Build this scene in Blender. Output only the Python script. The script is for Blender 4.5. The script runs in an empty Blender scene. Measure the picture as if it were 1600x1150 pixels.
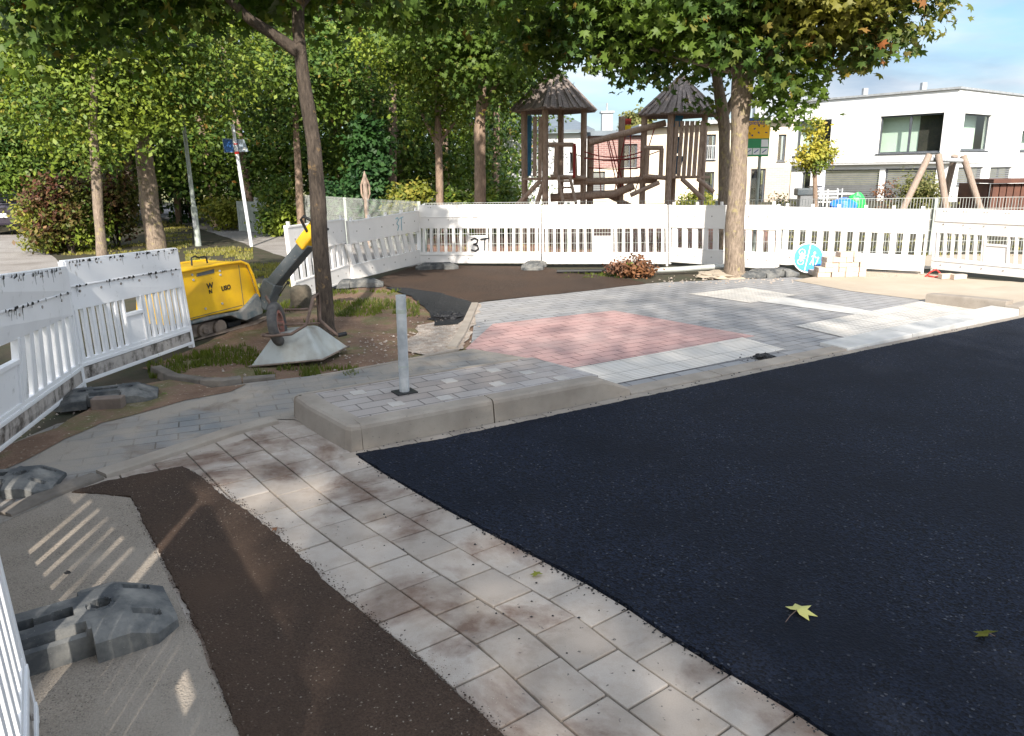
import bpy, bmesh, math, random
import numpy as np
from mathutils import Vector, Matrix, noise as mnoise
from mathutils.geometry import tessellate_polygon
random.seed(7); rng = np.random.default_rng(11)
S = bpy.context.scene; COL = S.collection
PI = math.pi; R_ = math.radians
# ------------------------------------------------------------------ camera
FPX = 1190.0; H = 1.65; PITCH = math.atan((575-266)/FPX); ROLL = R_(.8)
Fv = Vector((0, math.cos(PITCH), -math.sin(PITCH))); U0 = Vector((0, math.sin(PITCH), math.cos(PITCH))); R0 = Vector((1, 0, 0))
Rv = R0*math.cos(ROLL) - U0*math.sin(ROLL); Uv = U0*math.cos(ROLL) + R0*math.sin(ROLL)
CAM = Vector((0, 0, H))
cd = bpy.data.cameras.new('camera'); cam = bpy.data.objects.new('camera', cd); COL.objects.link(cam)
cam.matrix_world = Matrix(((Rv.x, Uv.x, -Fv.x, 0), (Rv.y, Uv.y, -Fv.y, 0), (Rv.z, Uv.z, -Fv.z, H), (0, 0, 0, 1)))
cd.sensor_width = 36; cd.lens = FPX/1600*36; cd.clip_start = .05; cd.clip_end = 1500
S.camera = cam
def ray(px, py): return Fv + Rv*((px-800)/FPX) + Uv*((575-py)/FPX)
def G(px, py, z=0.0):
    d = ray(px, py); return CAM + d*((z-H)/d.z)
def RY(px, py, Y):
    d = ray(px, py); return CAM + d*(Y/d.y)
def onwall(px, py, P0, P1):            # (distance along, height) where a sight line meets an upright wall
    d = ray(px, py); a = Vector((P1[0]-P0[0], P1[1]-P0[1])); L = a.length; a /= L; n = Vector((-a.y, a.x))
    t = (n.x*P0[0]+n.y*P0[1])/(n.x*d.x+n.y*d.y); q = CAM+d*t
    return (q.x-P0[0])*a.x+(q.y-P0[1])*a.y, q.z
# ------------------------------------------------------------------ materials
class NT:
    def __init__(s, name):
        s.m = bpy.data.materials.new(name); s.m.use_nodes = True; s.t = s.m.node_tree; s.t.nodes.clear()
        s.out = s.n('ShaderNodeOutputMaterial')
    def n(s, typ, **kw):
        x = s.t.nodes.new(typ)
        for k, v in kw.items():
            if k.startswith('i_'):
                key = k[2:].replace('_', ' '); x.inputs[int(key) if key.isdigit() else key].default_value = v
            else: setattr(x, k, v)
        return x
    def l(s, a, b): s.t.links.new(a, b)
def rgb(c): return (c[0], c[1], c[2], 1)
def ramp(T, fac, stops):
    r = T.n('ShaderNodeValToRGB'); e = r.color_ramp.elements
    e[0].position, e[0].color = stops[0][0], rgb(stops[0][1]); e[1].position, e[1].color = stops[-1][0], rgb(stops[-1][1])
    for p, c in stops[1:-1]:
        q = e.new(p); q.color = rgb(c)
    T.l(fac, r.inputs[0]); return r.outputs[0]
def mixc(T, fac, a, b, mode='MIX'):
    m = T.n('ShaderNodeMix', data_type='RGBA', blend_type=mode)
    for sk, v in ((m.inputs[0], fac), (m.inputs[6], a), (m.inputs[7], b)):
        if hasattr(v, 'links'): T.l(v, sk)
        else: sk.default_value = v if isinstance(v, (int, float)) else rgb(v)
    return m.outputs[2]
def noise(T, vec, scale, detail=5, rough=.6, dist=0):
    n = T.n('ShaderNodeTexNoise', i_Scale=scale, i_Detail=detail, i_Roughness=rough, i_Distortion=dist); T.l(vec, n.inputs['Vector']); return n.outputs['Fac']
def sharp(T, v, lo, hi):
    r = T.n('ShaderNodeMapRange'); r.inputs[1].default_value = lo; r.inputs[2].default_value = hi; T.l(v, r.inputs[0]); return r.outputs[0]
def coords(T, rot=0, sc=(1, 1, 1), loc=(0, 0, 0)):
    c = T.n('ShaderNodeTexCoord'); m = T.n('ShaderNodeMapping'); m.inputs['Rotation'].default_value = (0, 0, rot); m.inputs['Scale'].default_value = sc; m.inputs['Location'].default_value = loc
    T.l(c.outputs['Object'], m.inputs[0]); return m.outputs[0]
def finish(T, col, rough=.8, metal=0, spec=.4, bump=None, bs=.3, bd=.01, roughsock=None):
    p = T.n('ShaderNodeBsdfPrincipled'); p.inputs['Metallic'].default_value = metal; p.inputs['Roughness'].default_value = rough
    p.inputs['Specular IOR Level'].default_value = spec
    if hasattr(col, 'links'): T.l(col, p.inputs['Base Color'])
    else: p.inputs['Base Color'].default_value = rgb(col)
    if roughsock is not None: T.l(roughsock, p.inputs['Roughness'])
    if bump is not None:
        b = T.n('ShaderNodeBump', i_Strength=bs, i_Distance=bd); T.l(bump, b.inputs['Height']); T.l(b.outputs[0], p.inputs['Normal'])
    T.l(p.outputs[0], T.out.inputs[0]); return T.m
def island(T): return T.n('ShaderNodeNewGeometry').outputs['Random Per Island']
def plain(name, c, c2=None, scale=6, rough=.8, metal=0, spec=.4, bscale=60, bs=.2, bd=.005, isl=0, lo=.35, hi=.65, speck=None):
    T = NT(name); v = coords(T); c2 = c2 or tuple(x*.7 for x in c)
    col = mixc(T, sharp(T, noise(T, v, scale, 6), lo, hi), c, c2)
    if isl: 
        col = mixc(T, 1.0, col, ramp(T, island(T), [(0, (1-isl,)*3), (1, (1+isl,)*3)]), 'MULTIPLY')
    if speck:
        col = mixc(T, sharp(T, noise(T, v, speck[0], 2), speck[1], speck[1]+.06), col, speck[2])
    return finish(T, col, rough, metal, spec, noise(T, v, bscale, 4), bs, bd)
M = {}
def leafmat(name, cols, trans=.35, rough=.5):
    T = NT(name); v = coords(T)
    c = ramp(T, island(T), cols)
    c = mixc(T, sharp(T, noise(T, v, .9, 2), .4, .62), c, tuple(cols[len(cols)//2][1][i]*(1.35, 1.2, .8)[i] for i in range(3)))
    p = T.n('ShaderNodeBsdfPrincipled', i_Roughness=rough); p.inputs['Specular IOR Level'].default_value = .25; T.l(c, p.inputs['Base Color'])
    t = T.n('ShaderNodeBsdfTranslucent'); T.l(mixc(T, 1.0, c, (1.3, 1.5, .6), 'MULTIPLY'), t.inputs[0])
    m = T.n('ShaderNodeMixShader', i_0=trans); T.l(p.outputs[0], m.inputs[1]); T.l(t.outputs[0], m.inputs[2]); T.l(m.outputs[0], T.out.inputs[0])
    M[name] = T.m
leafmat('maple', [(0, (0.0259, 0.0597, 0.0145)), (0.45, (0.0505, 0.0996, 0.0217)), (0.8, (0.0793, 0.1351, 0.0319)), (0.95, (0.1585, 0.1707, 0.0362)), (1, (0.2881, 0.1422, 0.0362))])
leafmat('maple_autumn', [(0, (.03, .07, .018)), (.5, (.075, .12, .028)), (.76, (.15, .16, .045)), (.9, (.25, .18, .07)), (1, (.32, .11, .04))])
leafmat('wood_leaf', [(0, (0.0139, 0.0378, 0.0105)), (0.4, (0.0383, 0.0859, 0.0175)), (0.85, (0.0869, 0.146, 0.0298)), (0.97, (0.1739, 0.1717, 0.035)), (1, (0.313, 0.1373, 0.035))], .18)
leafmat('linden', [(0, (0.0224, 0.0516, 0.012)), (0.5, (0.0626, 0.1177, 0.021)), (0.9, (0.1341, 0.1913, 0.033)), (1, (0.2683, 0.2207, 0.045))], .22)
leafmat('dark_leaf', [(0, (0.012, 0.0375, 0.015)), (0.6, (0.027, 0.075, 0.0255)), (1, (0.0675, 0.135, 0.045))], .2)
leafmat('yellow_leaf', [(0, (0.054, 0.081, 0.0162)), (0.5, (0.1485, 0.1755, 0.0297)), (1, (0.324, 0.27, 0.054))], .25)
leafmat('red_leaf', [(0, (.03, .018, .01)), (.35, (.1, .04, .026)), (.62, (.17, .075, .045)), (.78, (.06, .09, .02)), (.93, (.14, .16, .03)), (1, (.3, .13, .06))], .22)
leafmat('pale_fallen', [(0, (.42, .45, .16)), (1, (.5, .5, .2))], .1)
leafmat('sapling_leaf', [(0, (.07, .12, .02)), (.6, (.2, .26, .045)), (.93, (.34, .32, .07)), (1, (.45, .14, .05))], .3)
leafmat('olive_leaf', [(0, (0.065, 0.078, 0.0286)), (0.5, (0.156, 0.169, 0.0585)), (1, (0.26, 0.221, 0.091))], .25)
leafmat('dry_leaf', [(0, (.06, .03, .02)), (.6, (.16, .08, .05)), (1, (.25, .14, .1))], .15)
leafmat('grass_blade', [(0, (.035, .06, .012)), (.6, (.08, .11, .022)), (1, (.2, .17, .07))], .3)
leafmat('lawn_blade', [(0, (.09, .12, .025)), (.5, (.2, .2, .06)), (1, (.38, .32, .16))], .3)
def bark(name, c1, c2, lich=None, lo=.55):
    T = NT(name); v = coords(T, sc=(1, 1, .25)); v2 = coords(T)
    nz = noise(T, v, 40, 6, .7); col = ramp(T, nz, [(.3, c1), (.65, c2)])
    if lich: col = mixc(T, sharp(T, noise(T, v2, 9, 5), lo, lo+.1), col, lich)
    M[name] = finish(T, col, .9, bump=nz, bs=.9, bd=.02)
bark('bark_dark', (.022, .016, .012), (.085, .065, .05), (.2, .13, .06), .6)
bark('bark_pale', (.1, .075, .055), (.3, .235, .18), (.3, .25, .13), .56)
bark('bark_far', (.16, .11, .08), (.32, .23, .17))
bark('old_wood', (.22, .15, .11), (.44, .32, .25))
bark('roof_wood', (.12, .1, .09), (.32, .265, .24))
bark('fresh_wood', (.24, .17, .13), (.36, .29, .24))
# barrier plastics
def barrier_mat(name, base, grime, lo, hi, streak=True):
    T = NT(name); v = coords(T); vs = coords(T, sc=(6, 6, .8))
    a = noise(T, vs, 2.4, 6, .65); b = noise(T, v, 14, 6, .7)
    m = T.n('ShaderNodeMath', operation='MULTIPLY'); T.l(a, m.inputs[0]); T.l(b, m.inputs[1])
    col = mixc(T, sharp(T, m.outputs[0], lo, hi), base, grime)
    col = mixc(T, sharp(T, noise(T, v, 2.2, 4), .5, .8), col, tuple(x*.9 for x in base))
    M[name] = finish(T, col, .5, bump=b, bs=.08, bd=.004)
barrier_mat('plastic_clean', (.76, .735, .71), (.45, .42, .38), .33, .52)
barrier_mat('plastic_grimy', (.78, .78, .79), (.25, .24, .22), .33, .5)
barrier_mat('plastic_rail_dirt', (.45, .41, .38), (.08, .07, .06), .2, .34)
M['black_grime'] = plain('black_grime', (.02, .02, .02), rough=.9)
M['spray_black'] = plain('spray_black', (.015, .015, .02), rough=.6)
M['spray_blue'] = plain('spray_blue', (.2, .5, .62), rough=.6)
M['rubber'] = plain('rubber', (.06, .065, .07), (.22, .215, .2), 6, .85, bscale=90, bs=.5, bd=.006, lo=.42, hi=.7, speck=(120, .7, (.3, .29, .27)))
M['tyre'] = plain('tyre', (.04, .04, .042), (.13, .12, .11), 9, .85)
M['concrete'] = plain('concrete', (.33, .29, .245), (.25, .215, .18), 4, .9, bscale=160, bs=.35, bd=.003, isl=.06, speck=(70, .68, (.17, .15, .13)))
M['pale_paver'] = plain('pale_paver', (.46, .43, .4), (.4, .37, .34), 9, .9, bscale=160, bs=.2)
M['concrete_white'] = plain('concrete_white', (.52, .51, .49), (.42, .41, .39), 5, .85, bscale=160, bs=.2, bd=.003, isl=.05)
M['old_kerb'] = plain('old_kerb', (.2, .175, .15), (.11, .095, .08), 5, .95, bscale=60, bs=.5)
M['galv'] = plain('galv', (.5, .52, .53), (.34, .36, .38), 14, .5, .2, bscale=200, bs=.05, isl=.05)
M['pole_grey'] = plain('pole_grey', (.42, .46, .42), (.3, .33, .3), 8, .6)
M['pole_white'] = plain('pole_white', (.75, .77, .8), (.6, .62, .65), 8, .4)
M['fence_wire'] = plain('fence_wire', (.5, .52, .5), (.38, .4, .38), 3, .5, .3)
M['yellow'] = plain('yellow_paint', (.83, .5, .01), (.7, .4, .02), 5, .45, bscale=30, bs=.05, speck=(26, .72, (.4, .24, .05)))
M['charcoal'] = plain('charcoal_paint', (.055, .07, .08), (.1, .11, .115), 6, .5, bscale=30, bs=.08, speck=(30, .66, (.2, .19, .17)))
M['skirt'] = plain('worn_skirt', (.11, .14, .15), (.24, .235, .22), 9, .7, lo=.4, hi=.6, speck=(30, .68, (.3, .28, .25)))
M['mud_metal'] = plain('mud_metal', (.27, .215, .17), (.14, .11, .09), 9, .9, bscale=50, bs=.5)
M['rust'] = plain('rusty_tube', (.2, .14, .11), (.12, .08, .065), 15, .8, .2, bs=.3)
M['rim_red'] = plain('rim_red', (.3, .1, .07), (.25, .2, .17), 15, .7)
M['tray'] = plain('galvanised_tray', (.42, .44, .42), (.28, .26, .22), 5, .6, .15, bscale=20, bs=.1, lo=.4, hi=.7)
M['black'] = plain('black_plastic', (.02, .02, .022), rough=.5)
M['stone'] = plain('boulder_stone', (.12, .1, .075), (.055, .05, .038), 8, .95, bscale=30, bs=.8, bd=.02)
M['brick_red'] = plain('hewn_brick', (.22, .17, .14), (.15, .12, .1), 8, .95, bs=.4)
M['brick_tan'] = plain('tan_paver', (.6, .49, .4), (.5, .4, .32), 12, .9, bs=.3, isl=.08)
M['render_white'] = plain('render_white', (.82, .82, .8), (.78, .78, .77), 1.5, .9, bscale=90, bs=.05)
M['render_cream'] = plain('render_cream', (.72, .63, .5), (.66, .58, .47), 1.2, .9, bscale=90, bs=.05)
M['frame_grey'] = plain('frame_grey', (.09, .1, .115), rough=.45)
M['mint'] = plain('mint_wall', (.7, .8, .72), (.66, .76, .68), 2, .9)
M['dark_room'] = plain('dark_room', (.035, .035, .035), (.07, .06, .05), 2, .9)  # near-black wall colour stands in for the unlit rooms behind the panes
M['blind'] = plain('blind_grey', (.2, .205, .21), (.16, .165, .17), 3, .5)
M['roof_grey'] = plain('roof_grey', (.16, .19, .22), (.12, .145, .17), 2, .5)
M['roof_metal'] = plain('roof_metal', (.45, .46, .47), rough=.4, metal=.3)
M['shed'] = plain('shed_brown', (.13, .055, .035), (.09, .04, .028), 4, .7)
M['blue_sign'] = plain('blue_enamel', (.0, .2, .62), rough=.35, c2=(.0, .23, .64))
M['white_paint'] = plain('white_paint', (.85, .85, .85), (.8, .8, .8), 4, .4)
M['sign_back'] = plain('sign_back', (.4, .46, .52), (.2, .26, .34), 6, .4, .4)
M['sign_blue'] = plain('sign_blue', (.03, .13, .4), rough=.4)
M['orange_paint'] = plain('orange_paint', (.9, .48, .0), c2=(.9, .5, .01), rough=.5)
M['yellow_flat'] = plain('yellow_flat', (.85, .62, .03), c2=(.85, .6, .02), rough=.5)
M['green_paint'] = plain('green_paint', (.03, .28, .1), c2=(.03, .26, .1), rough=.5)
M['navy'] = plain('navy_paint', (.02, .06, .3), rough=.5)
M['play_blue'] = plain('play_blue', (.02, .13, .27), (.03, .2, .35), 8, .5)
M['rope_red'] = plain('rope_red', (.3, .03, .025), rough=.8)
M['red_plastic'] = plain('red_plastic', (.6, .04, .03), rough=.5)
M['toy_blue'] = plain('toy_blue', (.02, .2, .75), rough=.4)
M['toy_green'] = plain('toy_green', (.03, .6, .1), rough=.4)
M['car_paint'] = plain('car_paint', (.025, .02, .035), c2=(.03, .025, .04), rough=.2, spec=.6)
M['car_red'] = plain('tail_light', (.5, .02, .03), rough=.3)
M['chair_white'] = plain('chair_white', (.6, .6, .6), rough=.5)
M['parasol'] = plain('parasol_cloth', (.55, .57, .65), (.48, .5, .58), 4, .9)
def glassmat():
    T = NT('window_glass'); g = T.n('ShaderNodeBsdfGlossy', i_Roughness=.02); t = T.n('ShaderNodeBsdfTransparent'); t.inputs[0].default_value = (.95, .98, .96, 1)
    m = T.n('ShaderNodeMixShader', i_0=.08); T.l(t.outputs[0], m.inputs[1]); T.l(g.outputs[0], m.inputs[2]); T.l(m.outputs[0], T.out.inputs[0]); M['glass'] = T.m
glassmat()
def wallbrick(name, c1, c2, mo):
    T = NT(name); c = T.n('ShaderNodeTexCoord'); sx = T.n('ShaderNodeSeparateXYZ'); T.l(c.outputs['Object'], sx.inputs[0]); cb = T.n('ShaderNodeCombineXYZ'); T.l(sx.outputs[0], cb.inputs[0]); T.l(sx.outputs[2], cb.inputs[1])
    b = T.n('ShaderNodeTexBrick', i_Scale=1.0); b.inputs['Brick Width'].default_value = .25; b.inputs['Row Height'].default_value = .085; b.inputs['Mortar Size'].default_value = .01
    b.inputs['Color1'].default_value = rgb(c1); b.inputs['Color2'].default_value = rgb(c2); b.inputs['Mortar'].default_value = rgb(mo); T.l(cb.outputs[0], b.inputs[0]); M[name] = finish(T, b.outputs[0], .9)
wallbrick('brick_house', (.23, .12, .11), (.3, .17, .15), (.36, .3, .28))
wallbrick('brick_beige', (.45, .35, .28), (.5, .4, .32), (.5, .44, .38))
def pavers(name, c1, c2, mo, w, h, rot, dust=(.5, .47, .43), dlo=.55, dhi=.8, off=.5, ms=.006, bs=.5, stain=None):
    T = NT(name); v = coords(T, rot=-rot)
    b = T.n('ShaderNodeTexBrick', i_Scale=1.0); b.offset = off; b.inputs['Brick Width'].default_value = w; b.inputs['Row Height'].default_value = h; b.inputs['Mortar Size'].default_value = ms; b.inputs['Mortar Smooth'].default_value = .3
    b.inputs['Color1'].default_value = rgb(c1); b.inputs['Color2'].default_value = rgb(c2); b.inputs['Mortar'].default_value = rgb(mo); T.l(v, b.inputs[0])
    col = mixc(T, sharp(T, noise(T, v, 1.6, 6, .65), dlo, dhi), b.outputs[0], dust)
    if stain: col = mixc(T, sharp(T, noise(T, v, 2.7, 5, .6, 1), .55, .75), col, stain)
    fine = noise(T, v, 150, 3)
    col = mixc(T, sharp(T, fine, .25, .8), mixc(T, 1.0, col, (.8, .8, .8), 'MULTIPLY'), mixc(T, 1.0, col, (1.15, 1.15, 1.15), 'MULTIPLY'))
    inv = T.n('ShaderNodeMath', operation='SUBTRACT'); inv.inputs[0].default_value = 1; T.l(b.outputs['Fac'], inv.inputs[1])
    ad = T.n('ShaderNodeMath', operation='MULTIPLY_ADD'); T.l(fine, ad.inputs[0]); ad.inputs[1].default_value = .12; T.l(inv.outputs[0], ad.inputs[2])
    M[name] = finish(T, col, .85, bump=ad.outputs[0], bs=bs, bd=.008)
KROT = R_(31)
pavers('pavers_grey', (.25, .25, .255), (.31, .308, .31), (.08, .07, .07), .26, .13, KROT, (.3, .285, .27), .45, .8)
pavers('pavers_dusty', (.16, .17, .175), (.21, .215, .22), (.08, .075, .07), .26, .13, R_(22), (.3, .265, .225), .33, .56, stain=(.17, .13, .1))
pavers('pavers_red', (.39, .24, .225), (.45, .285, .265), (.17, .1, .09), .26, .13, KROT, (.4, .3, .28), .45, .85)
pavers('pavers_island', (.3, .26, .235), (.37, .335, .31), (.15, .13, .12), .26, .13, KROT, (.46, .43, .42), .5, .8)
def tactile(name, ribbed):
    T = NT(name); v = coords(T, rot=-KROT)
    b = T.n('ShaderNodeTexBrick', i_Scale=1.0); b.offset = 0; b.inputs['Brick Width'].default_value = .3; b.inputs['Row Height'].default_value = .3; b.inputs['Mortar Size'].default_value = .004
    b.inputs['Color1'].default_value = (.58, .55, .51, 1); b.inputs['Color2'].default_value = (.62, .59, .55, 1); b.inputs['Mortar'].default_value = (.25, .23, .21, 1); T.l(v, b.inputs[0])
    if ribbed:
        w = T.n('ShaderNodeTexWave', wave_type='BANDS', bands_direction='Y', i_Scale=8.0); T.l(v, w.inputs[0]); hgt = w.outputs['Fac']
        col = mixc(T, sharp(T, hgt, 0, .5), mixc(T, 1., b.outputs[0], (.62, .6, .57), 'MULTIPLY'), b.outputs[0])
    else:
        w = T.n('ShaderNodeTexVoronoi', i_Scale=16.0); w.inputs['Randomness'].default_value = 0; T.l(v, w.inputs[0]); hgt = sharp(T, w.outputs['Distance'], .42, .28)
        col = mixc(T, hgt, mixc(T, 1., b.outputs[0], (.75, .74, .72), 'MULTIPLY'), b.outputs[0])
    col = mixc(T, sharp(T, noise(T, v, 3, 5), .5, .8), col, (.5, .46, .41))
    M[name] = finish(T, col, .8, bump=hgt, bs=.5, bd=.004)
tactile('tactile_ribs', True); tactile('tactile_nubs', False)
def slabmat():
    T = NT('gutter_slab'); v = coords(T); nz = noise(T, v, 1.5, 7, .62, .3)
    base = ramp(T, island(T), [(0, (.33, .285, .245)), (1, (.43, .38, .335))])
    col = mixc(T, sharp(T, nz, .5, .6), base, mixc(T, 1., base, (.44, .34, .3), 'MULTIPLY'))
    col = mixc(T, sharp(T, noise(T, v, 7, 6, .7), .45, .75), col, mixc(T, 1., base, (.8, .77, .73), 'MULTIPLY'))
    col = mixc(T, sharp(T, noise(T, v, 45, 2), .7, .74), col, (.12, .1, .09))
    fine = noise(T, v, 220, 3); col = mixc(T, fine, mixc(T, 1., col, (.84, .84, .84), 'MULTIPLY'), mixc(T, 1., col, (1.12, 1.12, 1.12), 'MULTIPLY'))
    M['slab'] = finish(T, col, .85, bump=fine, bs=.35, bd=.003)
slabmat()
def asphalt(name, c, c2, speck, smin, sc=230, rough=.55, bs=1.0, spec=.5, big=None):
    T = NT(name); v = coords(T)
    vo = T.n('ShaderNodeTexVoronoi', i_Scale=sc); T.l(v, vo.inputs[0]); vo2 = T.n('ShaderNodeTexVoronoi', i_Scale=sc*.45); T.l(v, vo2.inputs[0])
    bw = T.n('ShaderNodeSeparateColor'); T.l(vo.outputs['Color'], bw.inputs[0])
    col = mixc(T, bw.outputs[0], c, c2)
    col = mixc(T, sharp(T, bw.outputs[1], smin, smin+.01), col, speck)
    if big: col = mixc(T, sharp(T, noise(T, v, 1.3, 6, .6), .42, .7), col, big)
    ad = T.n('ShaderNodeMath', operation='ADD'); T.l(vo.outputs['Distance'], ad.inputs[0]); T.l(vo2.outputs['Distance'], ad.inputs[1])
    M[name] = finish(T, col, rough, bump=ad.outputs[0], bs=bs, bd=.004, spec=spec)
asphalt('asphalt_new', (.0005, .0008, .002), (.012, .018, .036), (.07, .075, .09), .982, 120, .85, .6, .2, (.003, .005, .011))
asphalt('asphalt_brown', (.03, .02, .015), (.075, .052, .04), (.3, .26, .22), .985, 200, .85, .8, .15, (.07, .045, .032))
asphalt('asphalt_old', (.19, .16, .13), (.3, .26, .215), (.09, .08, .07), .96, 220, .9, .7, .2, (.33, .29, .245))
asphalt('path_asphalt', (.27, .25, .24), (.33, .31, .29), (.12, .1, .1), .95, 120, .9, .3, .2, (.2, .18, .165))
asphalt('black_lumps', (.006, .006, .008), (.02, .02, .022), (.06, .06, .06), .97, 60, .6, 1, .4)
def groundmat():
    T = NT('grass_ground'); v = coords(T)
    col = ramp(T, noise(T, v, .7, 7, .65), [(.32, (.09, .12, .03)), (.48, (.2, .19, .075)), (.62, (.34, .27, .15))])
    col = mixc(T, sharp(T, noise(T, v, 30, 4), .4, .65), col, mixc(T, 1., col, (.62, .7, .55), 'MULTIPLY'))
    M['ground'] = finish(T, col, .95, bump=noise(T, v, 60, 4), bs=.8, bd=.02)
    T = NT('earth'); v = coords(T)
    col = ramp(T, noise(T, v, 1.9, 8, .7), [(.3, (.12, .07, .045)), (.48, (.2, .125, .085)), (.6, (.13, .12, .05)), (.72, (.3, .235, .18))])
    col = mixc(T, sharp(T, noise(T, v, 38, 3), .64, .7), col, (.4, .34, .27))
    M['earth'] = finish(T, col, .95, bump=noise(T, v, 26, 6), bs=1, bd=.03)
    T = NT('sand'); v = coords(T)
    col = ramp(T, noise(T, v, 1.2, 7, .6), [(.3, (.36, .3, .23)), (.7, (.46, .39, .31))])
    M['sand'] = finish(T, col, .95, bump=noise(T, v, 90, 5), bs=.5, bd=.01)
    T = NT('rubble'); v = coords(T)
    col = ramp(T, noise(T, v, 9, 8, .75), [(.3, (.2, .14, .1)), (.5, (.38, .32, .27)), (.7, (.52, .47, .42))])
    M['rubble'] = finish(T, col, .95, bump=noise(T, v, 30, 6), bs=1, bd=.03)
    T = NT('bark_mulch'); v = coords(T)
    col = ramp(T, noise(T, v, 12, 8, .75), [(.3, (.16, .08, .055)), (.6, (.32, .18, .13)), (.8, (.42, .28, .2))])
    M['mulch'] = finish(T, col, .95, bump=noise(T, v, 20, 6), bs=1, bd=.03)
groundmat(); M['wood_soil'] = plain('wood_soil', (.06, .045, .03), (.03, .035, .015), 3, .95, bs=.8)
# ------------------------------------------------------------------ mesh builder
class MB:
    def __init__(s): s.v = []; s.f = []; s.mi = []; s.cur = 0; s.sm = []
    def add(s, vs, fs, smooth=False):
        b = len(s.v); s.v += [tuple(q) for q in vs]
        for f in fs: s.f.append([b+i for i in f]); s.mi.append(s.cur); s.sm.append(smooth)
        return s
    def hexa(s, p):   # 0-3 bottom loop, 4-7 top loop
        return s.add(p, [(3, 2, 1, 0), (4, 5, 6, 7), (0, 1, 5, 4), (1, 2, 6, 5), (2, 3, 7, 6), (3, 0, 4, 7)])
    def box(s, c, d, rz=0, rot=None):
        mt = rot or Matrix.Rotation(rz, 3, 'Z'); c = Vector(c); hx, hy, hz = d[0]/2, d[1]/2, d[2]/2
        return s.hexa([c+mt@Vector(q) for q in ((-hx, -hy, -hz), (hx, -hy, -hz), (hx, hy, -hz), (-hx, hy, -hz), (-hx, -hy, hz), (hx, -hy, hz), (hx, hy, hz), (-hx, hy, hz))])
    def beam(s, a, b, w, t, up=(0, 0, 1)):
        a = Vector(a); b = Vector(b); d = (b-a).normalized(); u = Vector(up)
        x = d.cross(u)
        if x.length < 1e-3: x = d.cross(Vector((0, 1, 0)))
        x.normalize(); y = x.cross(d).normalized(); x *= w/2; y *= t/2
        return s.hexa([a-x-y, a+x-y, a+x+y, a-x+y, b-x-y, b+x-y, b+x+y, b-x+y])
    def tube(s, pts, r, seg=10, cap=True, wob=0, oval=1):
        pts = [Vector(p) for p in pts]; n = len(pts)
        if not hasattr(r, '__len__'): r = [r]*n
        vs = []; px = None
        for i, p in enumerate(pts):
            d = (pts[min(i+1, n-1)]-pts[max(i-1, 0)]).normalized()
            if px is None:
                px = d.cross(Vector((0, 1, 0))) if abs(d.y) < .9 else d.cross(Vector((1, 0, 0)))
            px = (px-d*px.dot(d)).normalized(); py = d.cross(px)
            for k in range(seg):
                a = 2*PI*k/seg; q = 1
                if wob: q = 1+wob*mnoise.noise(p*1.7+Vector((math.cos(a)*1.3, math.sin(a)*1.3, 0)))
                vs.append(p+(px*math.cos(a)+py*math.sin(a)*oval)*r[i]*q)
        fs = [(i*seg+k, i*seg+(k+1) % seg, (i+1)*seg+(k+1) % seg, (i+1)*seg+k) for i in range(n-1) for k in range(seg)]
        s.add(vs, fs, True)
        if cap: s.add(vs[:seg], [tuple(range(seg))[::-1]]); s.add(vs[-seg:], [tuple(range(seg))])
        return s
    def prism(s, poly, thick):   # poly: 3D points of a planar outline, thick: vector
        t = Vector(thick); n = len(poly); a = [Vector(p) for p in poly]; b = [p+t for p in a]
        return s.add(a+b, [tuple(range(n))[::-1], tuple(range(n, 2*n))]+[(i, (i+1) % n, n+(i+1) % n, n+i) for i in range(n)])
    def disc(s, c, nrm, r, th, seg=28, r0=0):
        c = Vector(c); nrm = Vector(nrm).normalized(); x = nrm.orthogonal().normalized(); y = nrm.cross(x)
        o = [c+(x*math.cos(2*PI*k/seg)+y*math.sin(2*PI*k/seg))*r for k in range(seg)]
        if not r0: return s.prism(o, nrm*th)
        i_ = [c+(x*math.cos(2*PI*k/seg)+y*math.sin(2*PI*k/seg))*r0 for k in range(seg)]
        T = nrm*th; v = o+i_+[q+T for q in o]+[q+T for q in i_]; f = []
        for k in range(seg):
            j = (k+1) % seg; f += [(k, j, seg+j, seg+k), (2*seg+k, 3*seg+k, 3*seg+j, 2*seg+j), (k, 2*seg+k, 2*seg+j, j), (seg+k, seg+j, 3*seg+j, 3*seg+k)]
        return s.add(v, f)
    def build(s, name, mat, parent=None, bevel=0, loc=None, rot=None, segs=2):
        me = bpy.data.meshes.new(name); me.from_pydata(s.v, [], s.f)
        for m in (mat if isinstance(mat, (list, tuple)) else [mat]): me.materials.append(M[m])
        me.polygons.foreach_set('material_index', s.mi); me.polygons.foreach_set('use_smooth', s.sm); me.update()
        o = bpy.data.objects.new(name, me); COL.objects.link(o)
        if loc is not None: o.location = loc
        if rot is not None: o.rotation_euler = rot
        if parent: o.parent = parent
        if bevel:
            b = o.modifiers.new('bevel', 'BEVEL'); b.width = bevel; b.segments = segs; b.limit_method = 'ANGLE'; b.angle_limit = R_(40)
        return o
def tag(o, label, cat, group=None, kind=None):
    o['label'] = label; o['category'] = cat
    if group: o['group'] = group
    if kind: o['kind'] = kind
    return o
def thing(name, label, cat, loc=(0, 0, 0), rz=0, group=None):
    o = bpy.data.objects.new(name, None); COL.objects.link(o); o.location = loc; o.rotation_euler = (0, 0, rz); o.empty_display_size = .1
    return tag(o, label, cat, group)
def clone(o, parent=None):
    c = o.copy(); COL.objects.link(c); c.parent = parent
    for ch in [x for x in ORIG.get(o, o.children)]: clone(ch, c)
    return c
ORIG = {}
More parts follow.
